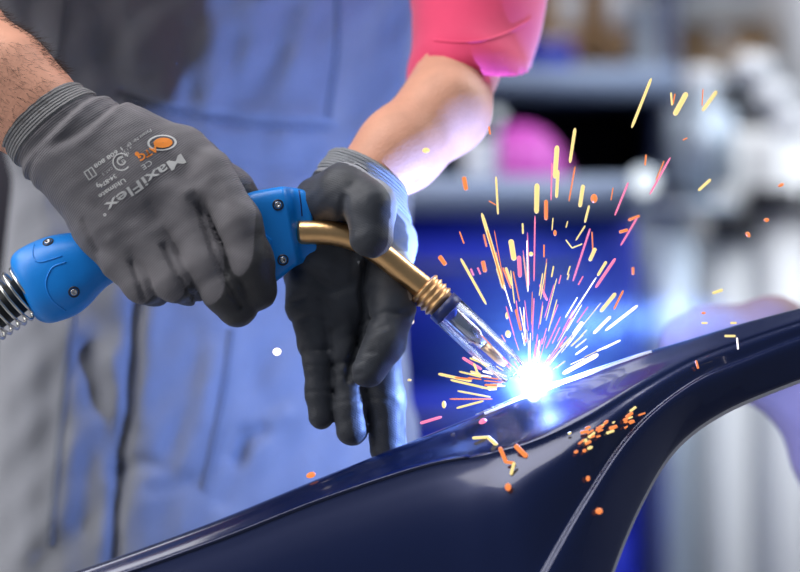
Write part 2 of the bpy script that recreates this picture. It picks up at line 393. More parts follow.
def screw(px, py):
    p, n = cast(hb, px, py, 0)
    if p is None: return
    n = np.array(n); v = merge(lathe(np.array(p)-n*.001, n, [(0, .0034), (.0013, .0034), (.0013, .0026), (.0006, .0024)], 20))
    o = part('screw_recess', *v, M['darksteel'], tor)
    part('screw', *merge(lathe(np.array(p)-n*.0004, n, [(0, .002), (.0011, .002), (.0013, .0017), (.0013, .0009), (.0009, .0008)], 12)), M['steel'], tor)
for a in ((278, 205), (283, 260), (48, 242), (74, 292)): screw(*a)
def rail(tree, pts, r, off=0.0, n=8, closed=False):
    q = [cast(tree, *p, off)[0] for p in catmull([np.array(p, float) for p in pts], 8)]; q = [np.array(a) for a in q if a is not None]
    return tube(q, r, n)
V, F = merge(rail(hb, [(66, 262), (52, 268), (46, 284), (52, 300), (66, 311)], .0005), rail(hb, [(34, 244), (33, 256), (40, 262), (62, 256)], .0005))
part('moulded_rib', V, F, M['blue'], tor)
V, F = rail(hb, [(299, 190), (301, 204), (302, 216)], .0004); part('split_line', V, F, M['band'], tor)
# trigger facet
pp = [cast(hb, *a, .0008)[0] for a in ((258, 229), (271, 240), (270, 252), (262, 256))]
pq = [cast(hb, *a, -.002)[0] for a in ((255, 226), (274, 239), (273, 255), (262, 260))]
part('trigger', [tuple(a) for a in pp+pq], [(0, 1, 2, 3), (0, 4, 5, 1), (1, 5, 6, 2), (2, 6, 7, 3), (3, 7, 4, 0)], M['blue'], tor, smooth=False)
# spring and cable at the rear
a0, a1 = P(30, 288, 5), P(-60, 352, 5); axs = (a1-a0)/np.linalg.norm(a1-a0)
u = np.cross(axs, [0, 1, 0]); u /= np.linalg.norm(u); v_ = np.cross(axs, u); pts = []
turns = 13
for i in range(turns*20+1):
    t = i/(turns*20); a = 2*math.pi*turns*t; r = (27-3*t)*S; pts.append(a0+(a1-a0)*t+r*(math.cos(a)*u+math.sin(a)*v_))
o = part('spring', *tube(pts, 1.7*S, 8), M['spring'], tor); o['label'] = 'silver coil spring around the cable'
part('cable', *tube([a0, (a0+a1)/2, a1, P(-140, 420, 10), P(-220, 560, 30)], 17*S, 20), M['rubber'], tor)
# neck
neck = catmull([P(299, 232.5, 4), P(322, 232.5, 2), P(340, 234.5, 0), P(362, 242, 0), P(384, 256, 0), P(405, 273, 0), P(426, 290, 0)], 8)
part('neck', *tube(neck, [12.2*S]*len(neck), 32), M['brass'], tor)
A = P(424, 288, 0); Bp = P(516, 375, -1); ax = (Bp-A)/np.linalg.norm(Bp-A)
prof = [(0, 13), (1, 17), (3, 18.5), (5, 17), (5.5, 16.2), (7, 16.2), (7.5, 17), (9, 18.7), (11, 17), (11.5, 16.2), (13, 16.2), (13.5, 17), (15, 18.5), (17, 17), (17.5, 16), (19, 16), (19.5, 16.8), (21, 18), (23, 16.8), (23.5, 15), (27, 15), (27, 13)]
o = part('threaded_collar', *lathe(A-ax*2*S, ax, [(a*S, b*S) for a, b in prof], 40), M['brass2'], tor); o['label'] = 'ribbed copper collar of four rings'
N0 = A+ax*24*S
part('nozzle_band', *lathe(N0, ax, [(0, 14*S), (.5*S, 17.3*S), (11*S, 17.6*S), (12*S, 16*S)], 40), M['band'], tor)
noz = part('nozzle', *lathe(N0+ax*10*S, ax, [(0, 16.2*S), (2*S, 17.2*S), (30*S, 17.1*S), (60*S, 16.4*S), (80*S, 15.2*S), (89*S, 14.2*S), (90*S, 13.6*S), (89*S, 12.8*S), (70*S, 13*S), (60*S, 13.4*S), (2*S, 14.4*S)], 48, cap=False), M['glass'], tor)
noz['label'] = 'clear tapering gas nozzle'
part('inner_tube', *lathe(N0+ax*8*S, ax, [(0, 9*S), (38*S, 9*S), (42*S, 6.5*S), (50*S, 6.5*S)], 24), M['chrome'], tor)
part('contact_tip', *lathe(N0+ax*58*S, ax, [(0, 5.5*S), (24*S, 4.5*S), (29*S, 2.5*S)], 16), M['brass2'], tor)
part('filler_wire', *tube([N0+ax*88*S, N0+ax*98*S, np.array(WP)], .9*S, 8), M['steel'], tor)
nb = bvh(noz)   # small stamped roundel on the nozzle
ring = [cast(nb, 476+4.5*math.cos(a), 330+4.5*math.sin(a), .0001)[0] for a in np.linspace(0, 2*math.pi, 20)]
stamp = [tube([np.array(r) for r in ring if r is not None], .00018, 6)]
for dy in (-1.8, 0, 1.8):
    q = [cast(nb, 476+a, 330+dy, .0001)[0] for a in (-3.4, 0, 3.4)]
    stamp.append(tube([np.array(r) for r in q if r is not None], .00016, 6))
part('stamped_mark', *merge(*stamp), M['darksteel'], tor)

# ================================================================== PERSON
per = thing('person', 'person in grey work overalls and pink short sleeved shirt, gloved hands holding the torch', 'person', (-0.14, 0.27, 0))
sc = S
def bone(*a): return [(P(x, y, d), r*sc) for x, y, d, r in a]
# ---- right glove (left in the picture), back of the hand towards the camera
R_rim = P(40, 118, 4); R_ax = P(86, 170, -6)-R_rim; R_ax /= np.linalg.norm(R_ax)
R_palm = [bone((34, 112, 6, 47), (62, 142, 2, 45), (92, 170, -4, 44)),
          bone((80, 130, 0, 38), (130, 146, -6, 36), (180, 158, -8, 29), (206, 172, -22, 24)),
          bone((92, 160, -6, 40), (140, 182, -16, 36), (184, 206, -26, 27)),
          bone((90, 172, -4, 38), (125, 212, -16, 34), (152, 238, -26, 26)),
          bone((80, 176, 0, 34), (102, 228, -12, 26), (122, 258, -18, 23))]
R_fing = {
    'index': bone((210, 174, -28, 23), (239, 222, -42, 21), (251, 262, -40, 21.5), (256, 290, -32, 21)),
    'middle': bone((184, 210, -32, 22.5), (206, 262, -42, 21), (224, 290, -40, 21), (237, 306, -30, 21)),
    'ring': bone((152, 242, -30, 22.5), (175, 279, -38, 21.5), (188, 285, -14, 19), (194, 276, 18, 17)),
    'little': bone((123, 260, -24, 21), (144, 283, -28, 19.5), (154, 288, -4, 17), (160, 284, 22, 15)),
    'thumb': bone((150, 150, 6, 30), (196, 166, 22, 26), (232, 190, 34, 21), (246, 204, 36, 18))}
R_creases = [([(197, 204), (203, 222), (213, 252), (226, 282), (240, 306)], 2.6, 4.2), ([(192, 198), (199, 212)], 5, 2.5), ([(163, 246), (172, 264), (184, 286), (198, 304)], 2.6, 4.2),
             ([(131, 262), (138, 280), (144, 298)], 2.6, 3.2), ([(100, 205), (120, 216), (150, 222)], 8, 1.6), ([(84, 222), (98, 250)], 4, 2.5), ([(150, 118), (190, 150), (206, 168)], 7, 1.2),
             ([(214, 182), (222, 200)], 5, 1.6), ([(170, 188), (200, 192)], 9, -2.5), ([(138, 226), (160, 222)], 9, -2.5), ([(150, 205), (158, 218)], 5, 1.8), ([(112, 240), (126, 246)], 7, -2), ([(170, 230), (176, 240)], 5, -1.5)]
def crease(p, cr, dmid):
    k = (D+p[..., 1])/D; px = 400+p[..., 0]/(S*k); py = 286-(p[..., 2]-ZC)/(S*k); g = 0
    for pts, w_, dep in cr: g = g+dep*sc*np.exp(-(seg2(px, py, pts)/w_)**2)
    return g/(1+np.exp((p[..., 1]/S-dmid)/5))
def seg2(px, py, pts):
    d = None
    for (ax_, ay), (bx, by) in zip(pts[:-1], pts[1:]):
        vx, vy = bx-ax_, by-ay; t = np.clip(((px-ax_)*vx+(py-ay)*vy)/(vx*vx+vy*vy), 0, 1)
        e = np.hypot(px-ax_-t*vx, py-ay-t*vy); d = e if d is None else np.minimum(d, e)
    return d
def rib(p, rim, axu, amp):
    s = (p-np.asarray(rim, np.float32))@np.asarray(axu, np.float32)/sc     # px along the wrist
    x = p[..., 0]/sc; z = p[..., 2]/sc
    w1 = np.exp(-((s-27-5*np.sin(x*.05))/4.5)**2)*2.9-np.exp(-((s-36-5*np.sin(x*.05))/5.5)**2)*2.6+np.exp(-((s-46-6*np.sin(x*.06+1))/4)**2)*2.6-np.exp(-((s-55-6*np.sin(x*.06+1))/6)**2)*1.6
    return s, w1*amp*sc
def R_field(p):
    pal = None
    for n_ in R_palm:
        e = chain(p, n_, .010); pal = e if pal is None else smin(pal, e, .011)
    fin = None
    for k_, n_ in R_fing.items():
        if k_ == 'thumb': continue
        e = chain(p, n_, .005); fin = e if fin is None else smin(fin, e, .0012)
    d = smin(pal, fin, .0045); d = smin(d, chain(p, R_fing['thumb'], .006), .006)
    d = d+crease(p, R_creases, -4)
    s, w1 = rib(p, R_rim, R_ax, 1.0); d = d+w1
    x, y, z = p[..., 0], p[..., 1], p[..., 2]
    d = d+.00022*np.sin(x*330+2*np.sin(z*210))*np.sin(z*370+y*200)
    return np.maximum(d, -(s+1)*sc)
def nearest_bone(V, fingers, palm, dors, kmin=-.2):
    """1 where the dipped coating is, 0 on the bare knit back"""
    best = np.full(len(V), 1e-9); coat = np.zeros(len(V))
    for name, nodes in list(fingers.items())+[('palm', n_) for n_ in palm]:
        L_ = len(nodes)-1
        for i, ((a, ra), (b, rb)) in enumerate(zip(nodes[:-1], nodes[1:])):
            ba = b-a; t = np.clip((V-a)@ba/(ba@ba), 0, 1); q = V-a-t[:, None]*ba; ln = np.linalg.norm(q, axis=1)
            dist = ln-(ra+(rb-ra)*t); dv = dors(name, i)
            ca = (q@dv)/np.maximum(ln, 1e-6)
            uu = (i+t)/L_ if name != 'palm' else 0*t
            thr = -.35+1.45*np.clip(uu*1.35-.25, 0, 1)**1.1 if name != 'palm' else -.45
            c = 1/(1+np.exp((ca-thr)/.06)); wt = np.exp(-np.clip(dist+.004, 0, .1)/.0014); best += wt; coat += wt*c
    return coat/best
def unit(*a): a = np.array(a, float); return a/np.linalg.norm(a)
gr = per  # person > glove > cuff
V, F = surface(R_field, P(-25, 345, -80)-.002, P(300, 60, 80)+.002, .0016)
coat = nearest_bone(V, R_fing, R_palm, lambda n_, i: unit(-.25, -.9, .2) if n_ == 'palm' else unit(-.72, -.62, .3) if n_ != 'thumb' else unit(.2, -.3, .9))
axial = (V-R_rim)@R_ax
glr = part_arr('glove', V, F, M['glove_r'], per, {'coat': coat, 'axial': axial}); glr['label'] = 'grey knit glove with printed back, closed over the blue handle'
def R_cuff(p):
    d = R_field(p)-1.0*sc; s = (p-R_rim.astype(np.float32))@R_ax.astype(np.float32)
    d = d-1.8*sc*np.exp(-((s/sc-2)/3.2)**2)
    return np.maximum(np.maximum(d, s-22*sc), -(s+2.5*sc))
def sub(o, parent):   # sub-part
    o.parent = parent; o.matrix_parent_inverse = Matrix.Identity(4); o.matrix_basis = Matrix.Identity(4); return o
V, F = surface(R_cuff, P(-25, 220, -80), P(130, 55, 80), .0013)
cf = part_arr('cuff', V, F, M['cuff'], None, {'coat': np.zeros(len(V)), 'axial': (V-R_rim)@R_ax}); sub(cf, glr)

# printed marks on the back of the glove
gb = bvh(glr)
def text_mesh(s_, bold=0.0):
    cu = bpy.data.curves.new('print_text', 'FONT'); cu.body = s_; cu.size = 1; cu.offset = bold; cu.resolution_u = 3
    o = bpy.data.objects.new('print_text', cu); C.objects.link(o); bpy.context.view_layer.update()
    me = bpy.data.meshes.new_from_object(o.evaluated_get(bpy.context.evaluated_depsgraph_get()))
    bpy.data.objects.remove(o); bm = bmesh.new(); bm.from_mesh(me); bpy.data.meshes.remove(me)
    bmesh.ops.triangulate(bm, faces=bm.faces[:]); bm.verts.index_update()
    v = [tuple(a.co[:2]) for a in bm.verts]; f = [[a.index for a in q.verts] for q in bm.faces]; bm.free(); return v, f
def stamp2d(v, f, origin, dr, size, width=None, bend=0.0, off=.00035):
    """lay flat 2-D print on the glove: dr is the reading direction in the picture"""
    dr = np.array(dr, float); dr /= np.linalg.norm(dr); up = np.array([dr[1], -dr[0]]); xs = [a[0] for a in v]; W = max(xs)-min(xs) or 1
    kx = size if width is None else width/W; x0 = min(xs); out = []
    for a in v:
        x = (a[0]-x0)*kx; y = a[1]*size+bend*((x/(W*kx)-.5)**2-.25); q = np.array(origin)+dr*x+up*y
        h, n = cast(gb, q[0], q[1], off); out.append(tuple(h) if h is not None else tuple(P(q[0], q[1], -40)))
    return out, [list(t) for t in f]
DR = (-0.835, 0.55)
WH = []; 
WH.append(stamp2d(*text_mesh('MaxiFlex', .015), (181, 154), DR, 14.5, 92, bend=7))
WH.append(stamp2d(*text_mesh('°', .02), (103, 209), DR, 10))
WH.append(stamp2d(*text_mesh('Ultimate', .02), (124, 178), DR, 6.5, 31))
WH.append(stamp2d(*text_mesh('34-874', .015), (115, 174), DR, 6, 19))
WH.append(stamp2d(*text_mesh('9', .02), (98, 182), DR, 7))
WH.append(stamp2d(*text_mesh('CE', .0), (150, 160), DR, 7.5, 11))
WH.append(stamp2d(*text_mesh('1 608 808', .015), (121, 147), DR, 5.5, 33))
WH.append(stamp2d(*text_mesh('Patent Nr. EP', .0), (150, 129), DR, 4.5, 29))
WH.append(stamp2d(*text_mesh('EN 388', .0), (128, 152), DR, 3.5, 12))
WH.append(stamp2d(*text_mesh('CAT. 2', .0), (112, 167), DR, 3.5, 12))
WH.append(stamp2d(*text_mesh('4 1 3 1', .0), (131, 146), DR, 3.5, 12))
def ring2d(cx, cy, r, w_, a0=0, a1=2*math.pi, sx=1.0, n=40):
    v = []; f = []
    for i in range(n+1):
        a = a0+(a1-a0)*i/n; v += [(r*sx*math.cos(a), r*math.sin(a)), ((r-w_)*sx*math.cos(a), (r-w_)*math.sin(a))]
        if i: k_ = 2*i; f.append((k_-2, k_-1, k_+1, k_))
    return [(a+cx, b+cy) for a, b in v], f
def flat2d(v, f, off=.00035):   # already in picture pixels
    out = []
    for a in v:
        h, n = cast(gb, a[0], a[1], off); out.append(tuple(h) if h is not None else tuple(P(a[0], a[1], -40)))
    return out, f
WH.append(flat2d(*ring2d(121.5, 162, 9, 1.2, .6, 5.6)))
WH.append(flat2d(*ring2d(121.5, 161, 4.6, 1.3, 0, 5)))
WH.append(stamp2d(*text_mesh('G', .02), (124, 159), DR, 5))
# reading-book pictogram
def quad2d(c, dr, w_, h_):
    dr = np.array(dr)/np.linalg.norm(dr); up = np.array([dr[1], -dr[0]]); c = np.array(c)
    return [tuple(c+dr*a*w_/2+up*b*h_/2) for a, b in ((-1, -1), (1, -1), (1, 1), (-1, 1))], [(0, 1, 2, 3)]
for off_ in (-4.5, 0, 4.5):
    c_ = np.array((90.5, 173.5))+np.array(DR)*off_; WH.append(flat2d(*quad2d(c_, DR, 1.1, 9)))
for off_ in (-4.5, 4.5):
    c_ = np.array((90.5, 173.5))+np.array((DR[1], -DR[0]))*off_; WH.append(flat2d(*quad2d(c_, DR, 10, 1.0)))
# pale oval rim round the orange mark, drawn turned with the print
def rot2(v, c, ang):
    ca, sa = math.cos(ang), math.sin(ang); return [(c[0]+(a-c[0])*ca-(b-c[1])*sa, c[1]+(a-c[0])*sa+(b-c[1])*ca) for a, b in v]
v, f = ring2d(162, 143, 7.8, 1.2, 0, 2*math.pi, 1.9); WH.append(flat2d(rot2(v, (162, 143), -.05), f))
pw = part('print', *merge(*WH), M['print']); sub(pw, glr)
OR = []
v, f = ring2d(163, 143, 5.0, 4.8, 0, 2*math.pi, 1.9); OR.append(flat2d(rot2(v, (163, 143), -.05), f, .0003))
OR.append(stamp2d(*text_mesh('ATG', .03), (156, 145), (-.87, .5), 9.5, 22))
v, f = ring2d(137, 154, 2.2, 2.1); OR.append(flat2d(v, f))
po_ = part('print_mark', *merge(*OR), M['orange']); sub(po_, glr); po_['label'] = 'orange printed mark'

# ---- left glove (right in the picture), palm towards the camera, thumb over the brass neck
L_rim = P(368, 170, 70); L_ax = P(338, 222, 54)-L_rim; L_ax /= np.linalg.norm(L_ax)
L_palm = [bone((374, 160, 78, 38), (352, 195, 72, 42), (348, 225, 72, 42)),
          bone((335, 222, 58, 36), (318, 262, 56, 34), (309, 304, 36, 23)),
          bone((342, 226, 60, 38), (336, 270, 62, 36), (334, 312, 40, 24)),
          bone((355, 224, 62, 38), (358, 268, 72, 38), (360, 312, 44, 25)),
          bone((372, 208, 72, 34), (382, 244, 76, 33), (386, 282, 38, 25)),
          bone((320, 232, 24, 20), (308, 280, 22, 18)), bone((340, 250, 34, 30), (345, 300, 34, 26))]
L_fing = {
    'little': bone((309, 306, 32, 22), (314, 342, 24, 16), (318, 365, 19, 13.8), (319, 392, 16, 13.4), (321, 417, 13, 12.6)),
    'ring': bone((337, 312, 34, 22), (343, 352, 24, 17.5), (347, 380, 18, 16.6), (349, 405, 13, 16.3), (352, 430, 10, 16)),
    'middle': bone((366, 314, 38, 23), (379, 358, 28, 21), (385, 400, 24, 20), (388, 448, 22, 18.5)),
    'index': bone((390, 274, 30, 24), (393, 308, 6, 22), (385, 342, -12, 20), (368, 369, -15, 18.5)),
    'thumb': bone((322, 204, 30, 30), (346, 191, -4, 27), (370, 206, -24, 24.5), (371, 236, -31, 22))}
L_creases = [([(362, 322), (384, 313), (406, 313)], 2.6, 2.2), ([(362, 334), (384, 327)], 2.4, 1.3), ([(352, 356), (374, 352)], 2.4, 1.3), ([(366, 262), (361, 290), (364, 312), (358, 340), (350, 362), (348, 380)], 3, 5),
             ([(292, 322), (310, 316), (326, 320)], 3, 2), ([(288, 304), (304, 298)], 3, 1.4), ([(305, 350), (332, 348)], 2.6, 2.2), ([(333, 364), (360, 360)], 2.6, 2.2), ([(307, 366), (331, 365)], 2.2, 1.3), ([(334, 376), (362, 374)], 2.2, 1.2),
             ([(307, 392), (332, 391)], 2.2, 1.2), ([(335, 402), (366, 400)], 2.2, 1.3), ([(331, 330), (332, 360), (335, 395)], 2.2, 1.8), ([(300, 268), (330, 290), (352, 284), (362, 262)], 6, 3), ([(322, 300), (340, 322)], 6, 2.2), ([(310, 262), (326, 268)], 9, -3),
             ([(344, 198), (342, 212), (345, 232)], 4, 3), ([(352, 186), (362, 198)], 4, 1.2), ([(392, 400), (372, 398)], 2.4, 1.2)]
def L_field(p):
    pal = None
    for n_ in L_palm:
        e = chain(p, n_, .010); pal = e if pal is None else smin(pal, e, .010)
    fin = None
    for k_, n_ in L_fing.items():
        if k_ == 'thumb': continue
        e = chain(p, n_, .004); fin = e if fin is None else smin(fin, e, .0010)
    d = smin(pal, fin, .0065); d = smin(d, chain(p, L_fing['thumb'], .006), .004)
    d = d+crease(p, L_creases, 38)
    s = (p-L_rim.astype(np.float32))@L_ax.astype(np.float32)/sc
    d = d+.0009*np.exp(-((s-24)/3)**2)
    x, y, z = p[..., 0], p[..., 1], p[..., 2]
    d = d+.00020*np.sin(x*350+2*np.sin(z*230))*np.sin(z*390+y*200)
    return np.maximum(d, -(s+1)*sc)
V, F = surface(L_field, P(262, 480, -70), P(430, 105, 135)+np.array([.01, .01, .01]), .0015)
v32 = V.astype(np.float32); g0 = L_field(v32); Gn = np.stack([L_field(v32+np.eye(3, dtype=np.float32)[c]*.004)-g0 for c in range(3)], 1)/.004
s_ = (V-L_rim)@L_ax/sc; lim = np.where(V[:, 2] < P(0, 300)[2], .7, .1); coat = 1/(1+np.exp((Gn@unit(.62, .78, .05)-lim)/.05)); coat = np.where(s_ < 30, 0, coat)
gll = part_arr('glove', V, F, M['glove_l'], per, {'coat': np.clip(coat+.0, 0, 1), 'axial': (V-L_rim)@L_ax}); gll['label'] = 'dark coated glove with open palm, thumb resting on the brass neck'
def L_cuff(p):
    s = (p-L_rim.astype(np.float32))@L_ax.astype(np.float32)
    d = L_field(p)-1.2*sc-1.6*sc*np.exp(-((s/sc-2)/3)**2)
    return np.maximum(np.maximum(d, s-24*sc), -(s+2.5*sc))
V, F = surface(L_cuff, P(300, 260, -40), P(436, 95, 145)+.005, .0014)
cf = part_arr('cuff', V, F, M['cuff_l'], None, {'coat': np.zeros(len(V)), 'axial': (V-L_rim)@L_ax}); sub(cf, gll)

# ---- body (one continuous surface): arms, shoulders, neck, head
def W(x, y, z): return np.array([x, y, z], float)
def lean(z): return .34*np.maximum(0, z-1.04)      # the trunk bends forward over the work
def upright(p): q = p.copy(); q[..., 1] += lean(p[..., 2]); return q
S0_R, S0_L = W(-.315, .25, 1.43), W(.035, .35, 1.43)
SH_R, SH_L, EL_R, EL_L = S0_R-W(0, lean(1.43), 0), S0_L-W(0, lean(1.43), 0), P(-150, -20, 90), P(470, 6, 230)
arm_r = [(SH_R, .055), (P(-120, -200, 180), .05), (EL_R, .044), (P(-60, 40, 40), .037), (P(0, 86, 14), .033), (P(34, 112, 6), .027), (P(52, 130, 4), .025)]
arm_l = [(SH_L, .055), (P(480, -160, 290), .05), (EL_L, .034), (P(459, 62, 178), .026), (P(445, 110, 130), .0275), (P(400, 150, 96), .0255), (P(366, 177, 70), .0205)]
def body_f(p):
    d = smin(chain(p, arm_r, .012), chain(p, arm_l, .012), .02)
    arms_ = d; p = upright(p)
    tor_ = chain(p, [(W(-.14, .31, .92), .085), (W(-.14, .31, 1.15), .085), (W(-.14, .31, 1.36), .085)], .05)
    tor_ = smin(tor_, chain(p, [(S0_R+W(.05, 0, 0), .065), (S0_L-W(.05, 0, 0), .065)], .03), .05)
    tor_ = smin(tor_, chain(p, [(W(-.14, .315, 1.42), .062), (W(-.14, .295, 1.55), .055)], .03), .05)
    d = smin(d, tor_, .03)
    hc = W(-.14, .265, 1.655).astype(np.float32); q = (p-hc)/np.array([.076, .098, .118], np.float32); r = np.sqrt((q**2).sum(-1)); head = (r-1)*.08
    head = smin(head, capf(p, W(-.14, .23, 1.60), W(-.14, .195, 1.575), .045, .026), .03)          # jaw and chin
    head = smin(head, capf(p, W(-.14, .175, 1.672), W(-.14, .152, 1.635), .007, .012), .012)         # nose
    head = smin(head, capf(p, W(-.165, .18, 1.69), W(-.115, .18, 1.69), .011, .011), .015)           # brow
    for sx in (-1, 1):
        head = np.maximum(head, -(capf(p, W(-.14+sx*.03, .162, 1.668), W(-.14+sx*.034, .162, 1.668), .012, .012)))
        head = smin(head, capf(p, W(-.14+sx*.031, .179, 1.667), W(-.14+sx*.033, .179, 1.667), .0135, .0135), .003)   # eyeball
        head = smin(head, capf(p, W(-.14+sx*.076, .275, 1.68), W(-.14+sx*.078, .275, 1.635), .012, .008), .006)      # ear
    head = smin(head, capf(p, W(-.16, .171, 1.602), W(-.12, .171, 1.602), .006, .006), .006)
    return smin(d, head, .02)
V, F = surface(body_f, (-.50, -.15, .80), (.22, .48, 1.80), .0045)
body = part_arr('body', V, F, M['skin'], per)
# arm hair
bb = bvh(body); V, F = [], []
for i in range(550):
    px, py = random.uniform(-5, 78), random.uniform(42, 150)
    h, n = cast(bb, px, py, 0)
    if h is None: continue
    h = np.array(h); n = np.array(n); dr = unit(.7, -.1, -.5)+.35*rng.randn(3); dr = dr/np.linalg.norm(dr); dr = unit(*(dr+n*.45)); l = random.uniform(.004, .009)
    sd = np.cross(dr, n); sd = sd/np.linalg.norm(sd)*.00009; b0 = len(V)
    V += [h-sd, h+sd, h+n*.0001, h+dr*l]; F += [(b0, b0+1, b0+3), (b0+1, b0+2, b0+3), (b0+2, b0, b0+3)]
for i in range(420):    # along the upper outline of the forearm
    t = random.random(); a_, b_ = P(-40, 46, 30), P(40, 112, 6); c = a_+(b_-a_)*t; r = .0375+(.029-.0375)*t
    upv = unit(.55, random.uniform(-.5, .3), .8); h = c+upv*(r-.004); hit = bb.ray_cast(Vector(c+upv*.08), Vector(-upv))
    if hit[0] is None: continue
    h = np.array(hit[0]); dr = unit(*(upv*.55+unit(.8, -.1, -.45)+.3*rng.randn(3))); l = random.uniform(.004, .010); sd = np.cross(dr, [0, 1, 0]); sd = sd/np.linalg.norm(sd)*.00010; b0 = len(V)
    V += [h-sd, h+sd, h+W(0, .0001, 0), h+dr*l]; F += [(b0, b0+1, b0+3), (b0+1, b0+2, b0+3), (b0+2, b0, b0+3)]
tag(part('arm_hair', V, F, M['hair'], per, smooth=False), kind='stuff')
# head hair: cap grown over the skull
def hair_f(p):
    p = upright(p)
    hc = W(-.14, .276, 1.668).astype(np.float32); q = (p-hc)/np.array([.082, .102, .120], np.float32); d = (np.sqrt((q**2).sum(-1))-1)*.085
    cut = (p[..., 1]-.205)*.6+(p[..., 2]-1.70)*.8; cut = np.minimum(cut, p[..., 2]-1.60)
    return np.maximum(d+.002*np.sin(p[..., 0]*260)*np.sin(p[..., 1]*240), -cut)
V, F = surface(hair_f, (-.24, -.12, 1.58), (-.04, .25, 1.81), .005)
part_arr('hair', V, F, M['hair'], per)

# ---- overalls
kq = (D+.15)/D
def front_px(p):
    k = (D+p[..., 1])/D; return 400+p[..., 0]/(S*k), 286-(p[..., 2]-ZC)/(S*k)
TH = math.radians(20); cT, sT = math.cos(TH), math.sin(TH)
def turn(x, y, cx=-.145): return (x-cx)*cT+(y-.31)*sT, -(x-cx)*sT+(y-.31)*cT
def seg2(px, py, pts):
    d = None
    for (ax_, ay), (bx, by) in zip(pts[:-1], pts[1:]):
        vx, vy = bx-ax_, by-ay; t = np.clip(((px-ax_)*vx+(py-ay)*vy)/(vx*vx+vy*vy), 0, 1)
        e = np.hypot(px-ax_-t*vx, py-ay-t*vy); d = e if d is None else np.minimum(d, e)
    return d
folds = [([(138, 290), (134, 350), (127, 420), (118, 500), (112, 580)], 6, 11), ([(152, 290), (149, 350), (142, 420)], 9, -4),
         ([(86, 350), (104, 415), (118, 470)], 11, 8), ([(112, 360), (124, 410)], 9, -4), ([(60, 330), (72, 420), (60, 520)], 14, -4), ([(95, 440), (80, 520)], 12, 3),
         ([(196, 330), (188, 400), (172, 450)], 12, 6), ([(215, 350), (205, 420)], 10, -4), ([(262, 430), (244, 436), (236, 456)], 8, 10), ([(285, 415), (255, 430)], 10, -5), ([(238, 460), (222, 500)], 10, 6),
         ([(280, 300), (262, 380), (270, 420)], 16, 5), ([(170, 470), (140, 462), (120, 470)], 8, 5), ([(190, 480), (150, 490)], 8, 4),
         ([(96, 0), (108, 60), (140, 110)], 14, 8), ([(122, 0), (140, 60)], 12, -5), ([(176, 0), (182, 60), (190, 105)], 12, 5), ([(150, 20), (162, 90)], 12, -4),
         ([(290, 10), (262, 70), (240, 118)], 15, 6), ([(316, 0), (296, 60)], 12, -5), ([(236, 40), (226, 110)], 12, 5), ([(30, 0), (40, 80)], 12, 5),
         ([(380, 30), (360, 110)], 20, 6), ([(410, 0), (400, 80)], 14, -4),
         ([(120, 94), (180, 112), (250, 124), (332, 128)], 4, 5), ([(120, 84), (180, 101), (250, 112), (332, 116)], 8, -3),
         ([(110, 140), (180, 160), (300, 165)], 14, 6), ([(60, 300), (110, 330)], 20, 7)]
def over_f(p):
    p0 = p; p = upright(p)
    x, y, z = p[..., 0], p[..., 1], p[..., 2]
    zz = [.5, .80, .95, 1.05, 1.14, 1.25, 1.40]
    cx = np.interp(z, zz, [-.15, -.15, -.150, -.142, -.138, -.138, -.140]); a = np.interp(z, zz, [.158, .160, .155, .152, .173, .190, .18])
    b = np.interp(z, zz, [.125, .128, .124, .118, .118, .118, .10])
    u_, v_ = turn(x, y, cx); a = a*.985; d = ((np.abs(u_/a)**2.5+np.abs(v_/b)**2.5)**(1/2.5)-1)*b
    d = np.maximum(d, z-1.34); d = np.maximum(d, .68-z)
    chest = np.maximum(z-(1.16+.5*np.clip((.27-y)/.1, 0, 1)), -1)       # the back and sides are cut lower than the bib
    d = np.maximum(d, np.where(v_ > -.06, z-1.2, -1).astype(np.float32))
    legs = None
    for sx in (-1, 1):
        e = chain(p, [(W(-.145+sx*.07, .31, .84), .080), (W(-.14+sx*.095, .31, .48), .074), (W(-.14+sx*.10, .28, .10), .068)], .03); legs = e if legs is None else smin(legs, e, .01)
    legs = np.maximum(legs, .07-z); d = smin(d, legs, .03)
    px, py = front_px(p0); fr = np.clip(-v_/.06, 0, 1); g = 0
    for pts, w_, dep in folds:
        q = seg2(px, py, pts); g = g+dep*S*np.exp(-(q/w_)**2)
    g = g+.0022*np.sin(px*.05+2*np.sin(py*.013))*np.sin(py*.017+px*.02)+.0012*np.sin(px*.13+py*.06)*np.sin(py*.05-px*.03)
    return d+g*fr*1.25
V, F = surface(over_f, (-.37, .02, .04), (.10, .50, 1.38), .0042)
ov = part_arr('overalls', V, F, M['denim'], per); ov['label'] = 'grey cotton bib overalls'
ob = bvh(ov)
def ribbon(tree, pts, wpx, off):
    q = catmull([np.array(p, float) for p in pts], 8); V, F = [], []
    for i, c in enumerate(q):
        t = q[min(i+1, len(q)-1)]-q[max(i-1, 0)]; t /= np.linalg.norm(t); nn = np.array([-t[1], t[0]])
        rw = [cast(tree, *(c+nn*wpx*k), off*(0 if abs(k) > .4 else 1))[0] for k in (-.5, -.35, .35, .5)]
        if any(r is None for r in rw): continue
        V += [tuple(r) for r in rw]
    for i in range(len(V)//4-1):
        for k in range(3): F.append((i*4+k, i*4+k+1, i*4+k+5, i*4+k+4))
    return V, F
seams = [[(66, -10), (61, 40), (52, 88)], [(74, 302), (66, 380), (58, 460), (50, 545)], [(232, 330), (224, 390), (212, 450), (204, 490)],
         [(338, -10), (337, 50), (328, 118)], [(125, 98), (180, 112), (250, 124), (330, 128)]]
ST = []
